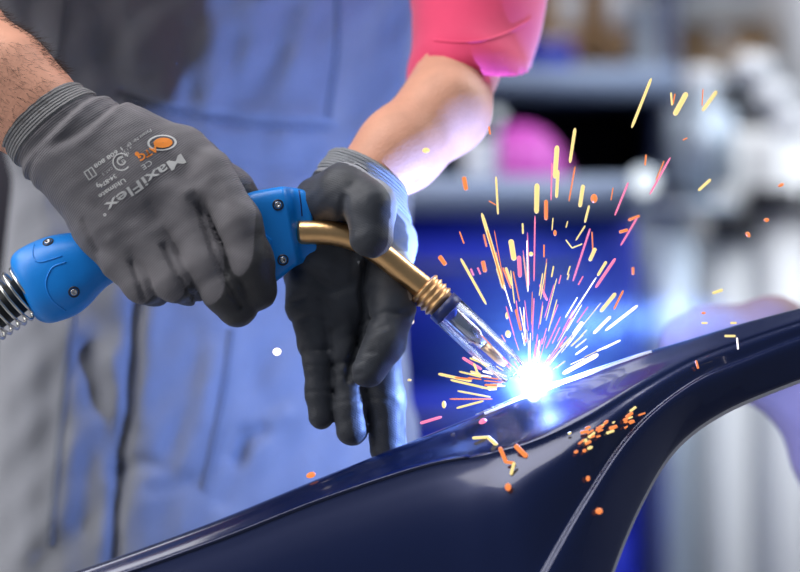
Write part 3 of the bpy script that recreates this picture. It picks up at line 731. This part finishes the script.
for k_, s_ in enumerate(seams):
    v, f = ribbon(ob, s_, 9 if k_ != 0 else 4, .0016)
    if v: sub(part('seam', v, f, M['seam']), ov)
    q = catmull([np.array(p, float) for p in s_], 14)
    for i in range(0, len(q)-1):
        t = q[i+1]-q[i]; nn = np.array([-t[1], t[0]])/np.linalg.norm(t)
        for sd in (-2.6, 2.6):
            a_, _ = cast(ob, *(q[i]+nn*sd), .0019); b_, _ = cast(ob, *(q[i]+t*.6+nn*sd), .0019)
            if a_ is not None and b_ is not None and (a_-b_).length < .01: ST.append(tube([np.array(a_), np.array(b_)], .0004, 5))
o = part('stitching', *merge(*ST), M['thread']); sub(o, ov); tag(o, kind='stuff')
for sx in (-1, 1):   # shoulder straps
    pts = [W(-.145+u*cT-v*sT, .31+u*sT+v*cT-lean(z), z) for u, v, z in ((sx*.09, -.100, 1.325), (sx*.095, -.112, 1.40), (sx*.09, -.07, 1.492), (sx*.08, .01, 1.512), (sx*.06, .10, 1.44), (sx*.04, .122, 1.30), (sx*.03, .122, 1.18))]
    pts = catmull(pts, 6)
    V, F = [], []
    for i, p in enumerate(pts): V += [p+W(-.018, 0, 0), p+W(.018, 0, 0), p+W(.018, -.003, .003), p+W(-.018, -.003, .003)]
    for i in range(len(pts)-1):
        for k in range(4): F.append((i*4+k, i*4+(k+1) % 4, i*4+4+(k+1) % 4, i*4+4+k))
    sub(part('strap', V, F, M['denim']), ov)
# ---- pink shirt with short sleeves
def slv(sh, mid, el): 
    return [(sh, .070), (mid, .066), (el, .060)]
sl_l = [(SH_L, .072), (P(486, -180, 290), .068), (P(481, -30, 245), .045), (P(478, 20, 214), .0375), (P(470, 74, 180), .0415)]
sl_r = [(SH_R, .072), (P(-120, -230, 190), .070), (P(-135, -130, 160), .068)]
le = unit(*(P(470, 72, 190)-P(484, -60, 250))); re_ = unit(*(P(-135, -130, 160)-P(-120, -230, 190)))
def shirt_f(p):
    d = smin(chain(p, sl_l, .02), chain(p, sl_r, .02), .02)
    cut_l = (p-P(474, 62, 180).astype(np.float32))@unit(-.20, .30, -1).astype(np.float32); inl = p[..., 0] > .015
    d = np.where(inl, np.maximum(d, cut_l), d)
    cut_r = (p-P(-135, -130, 160).astype(np.float32))@re_.astype(np.float32); d = np.where(p[..., 0] < -.29, np.maximum(d, cut_r), d)
    p = upright(p); x, y, z = p[..., 0], p[..., 1], p[..., 2]
    aw = np.interp(z, [1.0, 1.05, 1.14, 1.2], [.125, .125, .128, .142]); u_, v_ = turn(x, y, -.143); to = (np.sqrt((u_/aw)**2+(v_/.098)**2)-1)*.098; to = np.maximum(np.maximum(to, z-1.38), .98-z)
    to = smin(to, chain(p, [(S0_R+W(.05, 0, 0), .075), (S0_L-W(.05, 0, 0), .075)], .03), .05)
    d = smin(d, to, .012)
    d = np.maximum(d, -(chain(p, [(W(-.14, .31, 1.46), .066), (W(-.14, .28, 1.7), .07)], .02)))
    px, py = front_px(p)
    return d+.0016*np.sin(x*70+z*30)*np.sin(z*45+x*20)
V, F = surface(shirt_f, (-.46, -.04, .96), (.22, .48, 1.54), .005)
shirt = part_arr('shirt', V, F, M['pink'], per); shirt['label'] = 'pink short sleeved shirt'
# hem stitch of the visible sleeve
pb = bvh(shirt); v, f = ribbon(pb, [(434, 40), (455, 42), (480, 41), (505, 34), (530, 20)], 3, .0006)
if v: sub(part('hem', v, f, M['pink']), shirt)
# boots
for sx in (-1, 1):
    cx = -.14+sx*.10
    def boot_f(p):
        d = chain(p, [(W(cx, .30, .05), .048), (W(cx, .20, .042), .047), (W(cx+sx*.01, .10, .034), .04)], .02)
        d = smin(d, capf(p, W(cx, .29, .05), W(cx, .285, .16), .05, .052), .02); return np.maximum(d, .001-p[..., 2])
    V, F = surface(boot_f, (cx-.08, .03, -.02), (cx+.09, .38, .24), .006); b_ = part_arr('boot', V, F, M['black'], per)

# ================================================================== ARC, SMOKE, SPARKS
def emat(name, col, st_): 
    m = mat(name, (0, 0, 0), .5, emit=(col, st_)); return m
ME = {'yellow': emat('spark_yellow', (1.0, .78, .30), 1.15), 'orange': emat('spark_orange', (1.0, .27, .07), 1.1), 'pink': emat('spark_pink', (1.0, .22, .42), 1.2), 'white': emat('spark_white', (1.0, .88, .80), 2.2)}
arcm = emat('arc_plasma', (.75, .88, 1.0), 60); 
arc = thing('welding_arc', 'blinding white blue arc between nozzle tip and panel ridge', 'arc', WP)
v, f = lathe(WP-np.array([0, 0, 7*S]), (0, 0, 1), [(0, .5*S), (2*S, 4.5*S), (5*S, 7*S), (8*S, 7.5*S), (11*S, 6*S), (14*S, 3*S), (15*S, .5*S)], 20)
part('plasma_core', v, f, arcm, arc)
# smoke wisps, plus haze added to give the arc its bloom
bm = bmesh.new(); bmesh.ops.create_uvsphere(bm, u_segments=32, v_segments=20, radius=1)
SC = P(560, 345, 30); 
for q in bm.verts: q.co = Vector((q.co.x*.17, q.co.y*.10, q.co.z*.135))
me = bpy.data.meshes.new('welding_smoke'); bm.to_mesh(me); bm.free(); smo = bpy.data.objects.new('welding_smoke', me); C.objects.link(smo); smo.location = SC
tag(smo, 'thin blue lit smoke drifting up and right from the weld, with added arc bloom', 'smoke', kind='stuff')
m = bpy.data.materials.new('smoke'); m.use_nodes = True; nt = m.node_tree; nt.nodes.clear(); N = nt.nodes; L = nt.links
out = N.new('ShaderNodeOutputMaterial'); vsn = N.new('ShaderNodeVolumeScatter'); vsn.inputs['Color'].default_value = (.42, .66, 1, 1); vsn.inputs['Anisotropy'].default_value = 0.0
L.new(vsn.outputs[0], out.inputs['Volume']); tc = N.new('ShaderNodeTexCoord')
def vm(op, a, b=None, c=None):
    n = N.new('ShaderNodeMath'); n.operation = op
    for i, x in enumerate((a, b, c)):
        if x is None: continue
        if isinstance(x, (int, float)): n.inputs[i].default_value = x
        else: L.new(x, n.inputs[i])
    return n.outputs[0]
def blob(center, rad):
    mp = N.new('ShaderNodeMapping'); mp.inputs['Location'].default_value = [-c/r for c, r in zip(center, rad)]; mp.inputs['Scale'].default_value = [1/r for r in rad]
    L.new(tc.outputs['Object'], mp.inputs[0]); ln = N.new('ShaderNodeVectorMath'); ln.operation = 'LENGTH'; L.new(mp.outputs[0], ln.inputs[0])
    mr = N.new('ShaderNodeMapRange'); mr.interpolation_type = 'SMOOTHERSTEP'; mr.inputs[1].default_value = 1; mr.inputs[2].default_value = 0; mr.inputs[3].default_value = 0; mr.inputs[4].default_value = 1
    L.new(ln.outputs['Value'], mr.inputs[0]); return mr.outputs[0]
ns = N.new('ShaderNodeTexNoise'); ns.inputs['Scale'].default_value = 22; ns.inputs['Detail'].default_value = 4; ns.inputs['Distortion'].default_value = 1.2; L.new(tc.outputs['Object'], ns.inputs['Vector'])
whole = blob((0, 0, 0), (.168, .099, .133)); wisp = blob(tuple(P(668, 316, 60)-SC), (.075, .035, .022)); wisp2 = blob(tuple(P(610, 325, 40)-SC), (.05, .03, .025)); bloom = blob(tuple(WP-SC), (.026, .026, .026))
nz = vm('POWER', vm('MULTIPLY', ns.outputs['Fac'], 1.6), 3)
dens = vm('ADD', vm('MULTIPLY', vm('POWER', whole, 1.8), .50), vm('ADD', vm('MULTIPLY', vm('MULTIPLY', wisp, nz), 14), vm('ADD', vm('MULTIPLY', vm('MULTIPLY', wisp2, nz), 7), vm('MULTIPLY', bloom, 5.0))))
L.new(dens, vsn.inputs['Density']); me.materials.append(m)

def tone_name(c): return {'yellow': 'yellow', 'orange': 'orange', 'pink': 'pink', 'white': 'white'}[c]
SP = []
hand = [  # x0,y0,x1,y1,width,colour
 (651,79,632,127,3,'yellow'),(686,94,675,114,5.5,'yellow'),(716,92,703,110,4,'yellow'),(671,93,672,105,2,'yellow'),(675,94,673,104,1.5,'orange'),(703,89,702,106,1.2,'orange'),
 (575,129,570,162,3.2,'yellow'),(557,147,555,177,5,'yellow'),(558,171,556.5,197,3.4,'yellow'),(575,167,569,201,1.6,'orange'),(583,186,580,206,4,'yellow'),(594,196,594,201,7,'orange'),
 (537,185,536.5,212,5,'yellow'),(546,201,546,219,4,'orange'),(589,206,585,222,2.4,'yellow'),(628,183,615,215,2,'pink'),(637,218,621,245,2,'pink'),(590,229,573,281,2,'pink'),
 (482,214,505,290,3.6,'yellow'),(496,177,498,214,2.2,'yellow'),(489,201,496,205,1.2,'orange'),(464,178,466,189,4.5,'orange'),(489,127,490,134,2,'orange'),(535,216,534,281,1.5,'pink'),(552,163,551,200,1.4,'pink'),
 (511,241,514,259,5.5,'yellow'),(519,257,520,276,4.2,'pink'),(531,253,531,255,4.5,'yellow'),(544,245,544,257,1.6,'orange'),(483,262,485,271,4.4,'orange'),(440,257,445,264,4.6,'orange'),
 (461,259,486,304,2.8,'yellow'),(506,268,512,285,2.8,'yellow'),(595,249,590,260,4,'yellow'),(606,262,598,275,3,'yellow'),(615,259,596,287,3,'pink'),(629,220,639,216,3,'orange'),(633,268,633,274,3,'orange'),
 (585,226,576,240,1.6,'yellow'),(592,232,593,254,1.4,'orange'),(555,231,555,235,3.4,'orange'),(553,218,552,230,1.2,'yellow'),(566,240,572,248,1.4,'yellow'),(572,248,582,244,1.4,'yellow'),
 (439,374,471,381,3,'yellow'),(451,380,490,389,2.4,'yellow'),(458,391,490,397,2,'yellow'),(457,408,483,401,2.2,'yellow'),(450,399,492,399,1.6,'orange'),(421,423,441,417,3,'pink'),(481,424,485,421,8,'pink'),(444,402,444,407,4.5,'yellow'),
 (508,332,508,336,6,'yellow'),(507,313,507,318,3.6,'yellow'),(463,358,481,369,3,'pink'),(474,364,478,374,2.4,'yellow'),(637,306,606,330,2.6,'white'),(610,317,594,333,3,'white'),(615,294,601,311,4,'yellow'),(623,291,614,309,2.2,'orange'),
 (597,355,564,373,4.4,'white'),(582,323,574,334,4.2,'white'),(606,402,606,410,10,'orange'),(408,380,411,380,2.4,'yellow'),(412,320,412,323,4.6,'yellow'),
 (670,158,650,194,2,'pink'),(664,161,656,180,1.3,'orange'),(710,180,699,190,3,'yellow'),(779,186,783,184,3.4,'orange'),(765,220,768,220,4,'orange'),(747,233,749,236,4.6,'orange'),(722,290,713,293,3,'yellow'),(646,155,645,165,1.8,'orange'),(683,140,687,138,1.4,'orange'),
 (620,232,627,230,3.2,'orange'),(702,313,705,313,2.6,'orange'),(725,336,735,336,2.4,'yellow'),(702,323,707,323,2.2,'yellow'),(731,323,736,323,2.2,'yellow'),(737,338,738,349,1.6,'white'),(738,350,741,354,5,'orange'),(694,366,696,361,2.4,'orange'),(696,361,698,368,2.4,'orange'),(722,373,728,370,3.6,'orange'),
 (646,409,653,406,6,'yellow'),(646,420,660,408,4.4,'orange'),(426,150,426,151,7.5,'yellow'),(275,352,279,351.5,8,'white'),(308,476,314,474,6,'orange'),(508,485,508,489,6,'orange'),(599,510,599,512,7,'orange'),(588,477,588,480,4,'orange'),
 (473,438,488,437,3,'yellow'),(488,437,500,448,4,'yellow'),(500,448,506,462,4,'orange'),(506,462,514,463,3,'orange'),(514,463,511,474,3,'yellow'),(516,446,526,456,5,'orange'),(534,430,546,440,5,'white'),  # chevron reflection in the panel, built as glowing streaks just above it
 (540,285,547,300,2.6,'pink'),(516,310,521,330,3,'orange'),(523,316,526,342,2,'orange'),(503,268,511,288,2,'orange'),(613,188,611,200,1.2,'orange')]
random.seed(11)
for h_ in hand:
    far = math.hypot((h_[0]+h_[2])/2-531, (h_[1]+h_[3])/2-386); dz = random.uniform(-1, 1)*min(60, far*.25); 
    SP.append((*h_, dz))
# the dense fan: thin streaks radiating from the arc
def fan(n, a0, a1, r0, r1, l0, l1, w0, w1, cl):
    for i in range(n):
        a = math.radians(random.uniform(a0, a1)); r = r0+(r1-r0)*random.random()**1.3; l = random.uniform(l0, l1)*(.5+r/120); aj = a+math.radians(random.uniform(-5, 5))
        x, y = 531+r*math.cos(a), 386-r*math.sin(a); SP.append((x, y, x+l*math.cos(aj), y-l*math.sin(aj), random.uniform(w0, w1), random.choice(cl), random.uniform(-.35, .35)*r))
fan(58, 48, 112, 22, 105, 12, 44, .7, 1.4, ['pink', 'pink', 'orange', 'white', 'yellow'])
fan(14, 25, 55, 26, 90, 8, 24, .8, 1.8, ['white', 'pink', 'yellow'])
fan(20, 150, 186, 26, 60, 10, 30, 1.0, 2.2, ['yellow', 'orange', 'yellow', 'white'])
fan(14, 60, 120, 100, 165, 3, 8, 1.0, 2.0, ['orange', 'pink', 'yellow'])
fan(8, 118, 140, 20, 60, 6, 16, .9, 1.6, ['orange', 'pink'])
for i in range(34):   # glowing flecks standing in for sparks mirrored in the panel
    t = random.random(); x = 556+88*t+random.uniform(-8, 8); y = 452-38*t+random.uniform(-13, 9); a = random.uniform(.2, .8); l = random.uniform(2, 7)
    SP.append((x, y, x+l*math.cos(a), y-l*math.sin(a), random.uniform(1.6, 3.4), random.choice(['orange', 'yellow', 'orange']), None))
carb = bvh(pn)
def where(x, y):
    dx, dy = x-531, 386-y; r = math.hypot(dx, dy); a = math.degrees(math.atan2(dy, dx)) % 360
    if 405 < y and x > 545: reg = 'among added glints right of arc'
    elif y > 400 and x > 465: reg = 'among added glints below arc'
    elif x < 320: reg = 'before the overalls' if y < 400 else 'on the ridge below the overalls'
    elif x < 450 and y < 200: reg = 'before the bare forearm'
    elif a < 20 or a > 330: reg = 'along ridge right of arc'
    elif a < 50: reg = 'up right of the arc'
    elif a < 75: reg = 'steeply right above the arc'
    elif a < 97: reg = 'straight above the arc'
    elif a < 120: reg = 'slightly left above the arc'
    elif a < 150: reg = 'beside the upper nozzle side'
    else: reg = 'left of arc below nozzle'
    return reg, 'close' if r < 60 else 'midway' if r < 120 else 'high' if r < 190 else 'distant'
from collections import defaultdict
recs = []
for (x0, y0, x1, y1, wd, cl, dz) in SP:
    l = math.hypot(x1-x0, y1-y0); reg, rr = where((x0+x1)/2, (y0+y1)/2)
    sz = 'tiny' if l+wd < 7 else 'short' if l < 14 else 'long' if l < 34 else 'extended'; th = 'fine' if wd < 1.3 else 'thick' if wd > 3.5 else 'slim'
    recs.append([x0, y0, x1, y1, wd, cl, dz, f'{sz} {th} {cl} spark, {rr}, {reg}'])
dup = defaultdict(list)
for q in recs: dup[q[-1]].append(q)
NUM = 'one two three four five six seven eight nine ten eleven twelve thirteen fourteen fifteen sixteen'.split()
ORD = 'leftmost second third fourth fifth sixth seventh eighth ninth tenth eleventh twelfth thirteenth fourteenth fifteenth sixteenth'.split()
for lab, qs in list(dup.items()):
    if len(qs) < 2: continue
    qs.sort(key=lambda q: q[0]+q[2])
    for i, q in enumerate(qs):
        q[-1] = lab+(f', leftmost of {NUM[len(qs)-1]}' if i == 0 else f', rightmost of {NUM[len(qs)-1]}' if i == len(qs)-1 else f', {ORD[i]} from left of {NUM[len(qs)-1]}')
spark_me = {}
def spark_mesh(cl):
    # unit streak along z, tapered at both ends
    if cl not in spark_me:
        v, f = lathe((0, 0, 0), (0, 0, 1), [(-.5, .25), (-.47, .75), (-.40, 1), (.40, .95), (.47, .7), (.5, .2)], 8)
        spark_me[cl] = mkmesh('spark', v, f, ME[cl])
    return spark_me[cl]
def dot_mesh(cl):
    k = cl+'dot'
    if k not in spark_me:
        v, f = lathe((0, 0, 0), (0, 0, 1), [(-.5, .05), (-.43, .5), (-.25, .87), (0, 1), (.25, .87), (.43, .5), (.5, .05)], 12)
        spark_me[k] = mkmesh('spark', v, f, ME[cl])
    return spark_me[k]
for x0, y0, x1, y1, wd, cl, dz, lab in recs:
    on_panel = dz is None or (min(y0, y1) > 430 and x0 > 465) or (x0 < 320 and y0 > 460)
    if on_panel:
        h0, n0_ = cast(carb, (x0+x1)/2, (y0+y1)/2, .002)
        dd = (h0[1]/S) if h0 is not None else -20
    else: dd = dz
    if not on_panel and 276 < x0 < 420 and 280 < y0 < 400: dd = 30
    if 420 < x0 < 430 and y0 < 160: dd = -40
    a_, b_ = P(x0, y0, dd-2), P(x1, y1, dd-2); v = Vector(b_-a_); l = max(v.length, .0005)+wd*S*.6
    o = bpy.data.objects.new('spark', dot_mesh(cl) if math.hypot(x1-x0, y1-y0) < wd*1.5 else spark_mesh(cl)); C.objects.link(o); o.location = Vector((a_+b_)/2)
    q = Vector((0, 0, 1)).rotation_difference(v.normalized()) if v.length > 1e-6 else Vector((0, 0, 1)).rotation_difference(Vector((0, 0, 1)))
    o.rotation_mode = 'QUATERNION'; o.rotation_quaternion = q; o.scale = (wd*S*.5, wd*S*.5, l)
    tag(o, lab, 'spark', 'sparks thrown from the weld')

# ================================================================== BACKGROUND
def pbox(x0, x1, y0, y1, Ya, Yb, bevel=.004):   # a box whose front (at Ya) covers these pixels
    a, b = PY(x0, y1, Ya), PY(x1, y0, Ya); return box(a[0], b[0], Ya, Yb, a[2], b[2], bevel)
# blue tool chest behind the arc
Yt = 1.25
tc_ = thing('tool_chest', 'deep blue steel tool chest with drawers behind the sparks', 'tool chest', (PY(480, 400, Yt)[0], Yt+.2, 0))
a, b = PY(300, 212, Yt), PY(640, 212, Yt)
part('chest_body', *box(a[0], b[0], Yt+.02, Yt+.5, .10, b[2], .008), M['cab_blue'], tc_)
zt = b[2]; n_d = 5
for i in range(n_d):
    z1 = zt-.03-i*.19; z0 = z1-.18
    dw = part('drawer', *box(a[0]+.015, b[0]-.015, Yt, Yt+.03, z0, z1, .006), M['cab_blue'], tc_)
    hn = part('handle', *merge(tube([W(a[0]+.08, Yt-.02, z1-.04), W(b[0]-.08, Yt-.02, z1-.04)], .006, 10)), M['navy']); hn.parent = dw; hn.matrix_parent_inverse = Matrix.Identity(4)
for cx in (a[0]+.06, b[0]-.06):
    for cy in (Yt+.08, Yt+.42):
        part('castor', *merge(lathe((cx-.015, cy, .045), (1, 0, 0), [(0, .04), (.004, .045), (.026, .045), (.03, .04)], 20), box(cx-.02, cx+.02, cy-.02, cy+.02, .08, .105)), M['rubber'], tc_)
tt = part('worktop', *pbox(296, 646, 176, 213, Yt-.02, Yt+.52, .006), M['slate'], tc_); tt['label'] = 'grey blue raised worktop of the chest'
ztop = PY(0, 176, Yt-.02)[2]
# things on the chest
def onchest(name, label, cat, cx, r, h, m, Y, prof=None):
    c = PY(cx, 176, Y); t = thing(name, label, cat, (c[0], Y, ztop)); 
    part('body', *lathe((c[0], Y, ztop), (0, 0, 1), prof or [(0, r*.9), (.005, r), (h-.01, r), (h, r*.92)], 28), m, t); return t, c
Ym = 1.45
t, c = onchest('plastic_bowl', 'upturned round magenta plastic bowl on the blue tool chest behind the bare arm', 'bowl', 520, .07, .09, M['magenta'], Ym, [(0, .066), (.010, .068), (.030, .064), (.052, .054), (.070, .038), (.080, .020), (.083, .006)])
part('rim', *lathe((c[0], Ym, ztop+.001), (0, 0, 1), [(0, .067), (.002, .074), (.007, .074), (.010, .067)], 28), M['magenta'], t)
t, c = onchest('paint_tub', 'small white tub beside the magenta bowl', 'tub', 478, .02, .045, M['pale'], 1.30)
part('lid', *lathe((c[0], 1.30, ztop+.043), (0, 0, 1), [(0, .022), (.006, .022), (.008, .019)], 24), M['white'], t)
# glowing discs on stems, added for bright blurred spots of unknown source
def disc(label, px, py, Y, r, strength):
    c = PY(px, py, Y); t = thing('glow_disc', label, 'disc', c)
    part('housing', *lathe(c+W(0, .035, 0), (0, -1, 0), [(0, r*.5), (.01, r*.9), (.03, r*1.05), (.034, r)], 20), M['tin'], t)
    part('lens', *lathe(c+W(0, .004, 0), (0, -1, 0), [(0, r*.95), (.004, r*.7), (.006, r*.2)], 20), emat('glow_lens', (.85, .93, 1.0), strength), t)
    part('stem', *tube([c+W(0, .03, 0), c+W(0, .05, -.03), W(c[0], c[1]+.05, ztop if py < 176 else c[2]-.1)], .005, 8), M['tin'], t)
disc('small round lamp glowing white at the right end of the blue chest', 645, 183, Yt-.06, .020, 1.3)
disc('small dim lamp above the left of the magenta bowl', 497, 116, Yt+.02, .010, .8)
# dark shelf unit
Ys = 2.0
sh = thing('shelf_unit', 'dark navy shelf unit with cluttered shelves behind the tool chest', 'shelf unit', (PY(600, 400, Ys)[0], Ys+.2, 0))
xa, xb = PY(420, 0, Ys)[0], PY(680, 0, Ys)[0]
for x in (xa, xb-.03): part('upright', *box(x, x+.03, Ys, Ys+.4, 0, 1.9, .003), M['navy'], sh)
part('back_panel', *box(xa, xb, Ys+.38, Ys+.4, .05, 1.9), M['black'], sh)
shelf_z = [PY(0, y, Ys)[2] for y in (-120, 78, 200)]+[.55, .1]
for z in shelf_z: part('shelf', *box(xa+.03, xb-.03, Ys+.01, Ys+.38, z-.03, z, .003), M['navy'], sh)
zs = shelf_z[1]
part('label_rail', *box(xa, xb, Ys-.01, Ys+.005, PY(0, 98, Ys)[2], PY(0, 66, Ys)[2], .003), M['slate'], sh)
def carton(label, x0, x1, y0, y1, Y, dp=.25, z=None):
    a, b = PY(x0, y1, Y), PY(x1, y0, Y); zb = a[2] if z is None else z; t = thing('cardboard_box', label, 'box', ((a[0]+b[0])/2, Y+dp/2, zb))
    part('carton', *box(a[0], b[0], Y, Y+dp, zb, b[2], .004), M['brown'], t)
    part('flap', *box(a[0]+.004, b[0]-.004, Y-.03, Y+dp*.5, b[2], b[2]+.005, .001), M['brown'], t)
    part('tape', *box((a[0]+b[0])/2-.02, (a[0]+b[0])/2+.02, Y-.0015, Y, zb+(b[2]-zb)*.55, b[2], 0), M['pale'], t)
carton('brown cardboard box on the dark shelf, beside the pink sleeve', 542, 598, -20, 45, Ys+.14, .2, z=zs)
carton('wide brown cardboard box at the upper right, under the pale crate', 668, 775, 28, 72, 2.45, .3)
rk = thing('rack', 'grey steel rack carrying the wide cardboard box at the upper right', 'rack', (PY(720, 0, 2.5)[0], 2.6, 0))
part('deck', *pbox(660, 786, 72.3, 80, 2.42, 2.78, .002), M['tin'], rk)
for x_ in (662, 784):
    c_ = PY(x_, 76, 2.45); part('post', *box(c_[0]-.012, c_[0]+.012, 2.43, 2.455, 0, c_[2], .001), M['darksteel'], rk); part('post', *box(c_[0]-.012, c_[0]+.012, 2.75, 2.775, 0, c_[2], .001), M['darksteel'], rk)
carton('small brown cardboard box between the grey cans', 606, 634, -20, 30, Ys+.1, .15, z=zs)
def can(label, px, top, r, m, Y, z, name='paint_can', cat='can'):
    c = PY(px, top, Y); t = thing(name, label, cat, (c[0], Y, z)); h = c[2]-z
    part('body', *lathe((c[0], Y, z), (0, 0, 1), [(0, r), (.004, r*1.03), (.008, r), (h-.008, r), (h-.004, r*1.03), (h, r*.98)], 26), m, t)
    part('lid', *lathe((c[0], Y, h+z-.002), (0, 0, 1), [(0, r*.9), (.006, r*.88), (.006, r*.4), (.009, r*.3)], 20), M['steel'], t)
can('tall grey blue can on the dark shelf left of the wide cardboard box', 655, 4, .042, M['tin'], Ys+.08, zs+.001)
can('pale can on the dark shelf, top out of the picture', 640, -30, .030, M['pale'], Ys+.20, zs+.001)
can('bright blue tin at the left end of the dark shelf by the sleeve', 548, 44, .045, M['cab_blue'], Ys+.06, zs+.001)
# grey plastic canister right of the shelf
cc = thing('jerrycan', 'pale grey plastic canister standing on the grey trolley right of the sparks', 'canister', PY(700, 203, 1.7))
part('tank', *pbox(676, 738, 88, 202.5, 1.7, 1.85, .03), M['tin'], cc); part('neck', *lathe(PY(702, 88, 1.78), (0, 0, 1), [(-.01, .03), (.02, .03), (.03, .026)], 20), M['pale'], cc)
bt = thing('steel_trolley', 'pale blue grey steel trolley below the canister at the right', 'trolley', (PY(665, 0, 1.6)[0], 1.75, 0))
a, b = PY(645, 215, 1.62), PY(696, 215, 1.62)
part('tray', *pbox(642, 738, 203, 211, 1.60, 1.93, .004), M['tin'], bt)
part('cabinet', *box(a[0], b[0], 1.62, 1.95, .1, a[2], .01), M['tin'], bt)
for cx in (a[0]+.03, b[0]-.03): part('castor', *lathe((cx-.01, 1.7, .052), (1, 0, 0), [(0, .05), (.02, .05)], 18), M['rubber'], bt)
# white lockers
Yl = 1.95
lk = thing('locker_cabinet', 'tall white locker cabinet with dark handles at the right edge', 'cabinet', (PY(780, 0, Yl)[0], Yl+.2, 0))
zl = PY(0, 128, Yl)[2]; xs = [PY(x, 0, Yl)[0] for x in (692, 752, 812, 872)]
part('carcass', *box(xs[0], xs[-1], Yl+.02, Yl+.45, .04, zl, .006), M['white'], lk)
for i in range(3):
    dr_ = part('door', *box(xs[i]+.003, xs[i+1]-.003, Yl, Yl+.02, .06, zl-.01, .004), M['white'], lk)
    hy = (226, 200, 200)[i]; hx = (733, 770, 828)[i]; c = PY(hx, hy, Yl)
    hn = part('handle', *box(c[0]-.042, c[0]+.042, Yl-.03, Yl, c[2]-.020, c[2]+.020, .006), M['black']); hn.parent = dr_; hn.matrix_parent_inverse = Matrix.Identity(4)
# sloping pale duct with round rolls leaning at upper right
for lab, px, py in (('pale rolled sheet at the upper right edge, uppermost of three', 748, 68), ('pale rolled sheet at the upper right edge, middle of three', 769, 96), ('pale rolled sheet at the upper right edge, lowest of three', 786, 124)):
    c = PY(px, py, 1.75); t = thing('paper_roll', lab, 'roll', c, 'pale rolls leaning on the lockers')
    part('roll', *lathe(c, unit(.35, 1, .1), [(0, .024), (.16, .024)], 24), M['pale'], t); part('core', *lathe(c-W(0, .002, 0), unit(.35, 1, .1), [(0, .012), (.01, .012)], 16), M['pale'], t)
wc = thing('wall_cupboard', 'white wall cupboard at the top right corner', 'cupboard', PY(800, 20, 2.4))
part('carcass', *pbox(788, 900, -200, 150, 2.4, 3.99, .01), M['white'], wc); part('door', *pbox(791, 860, -195, 146, 2.38, 2.4, .003), M['white'], wc)
# mauve cloth bundle behind the right end of the panel
def seat_f(p):
    d = chain(p, [(P(700, 350, 330), .030), (P(770, 350, 330), .030), (P(830, 400, 330), .034), (P(868, 470, 330), .04), (P(890, 640, 330), .05), (W_(P(890, 640, 330)[0], .20, .06), .07)], .03)
    x, y, z = p[..., 0], p[..., 1], p[..., 2]; return d+.002*np.sin(x*120+z*60)*np.sin(z*110)
V, F = surface(seat_f, (P(640, 0, 230)[0], .08, -.03), (P(890, 0, 330)[0]+.12, .32, P(0, 260, 330)[2]+.03), .007)
mv = thing('padded_cover', 'dusty mauve fabric cover seen behind the right end of the panel', 'cover', (P(890, 640, 330)[0], .2, 0))
part_arr('cover', V, F, M['mauve'], mv)
# black cabinet behind the person at the left
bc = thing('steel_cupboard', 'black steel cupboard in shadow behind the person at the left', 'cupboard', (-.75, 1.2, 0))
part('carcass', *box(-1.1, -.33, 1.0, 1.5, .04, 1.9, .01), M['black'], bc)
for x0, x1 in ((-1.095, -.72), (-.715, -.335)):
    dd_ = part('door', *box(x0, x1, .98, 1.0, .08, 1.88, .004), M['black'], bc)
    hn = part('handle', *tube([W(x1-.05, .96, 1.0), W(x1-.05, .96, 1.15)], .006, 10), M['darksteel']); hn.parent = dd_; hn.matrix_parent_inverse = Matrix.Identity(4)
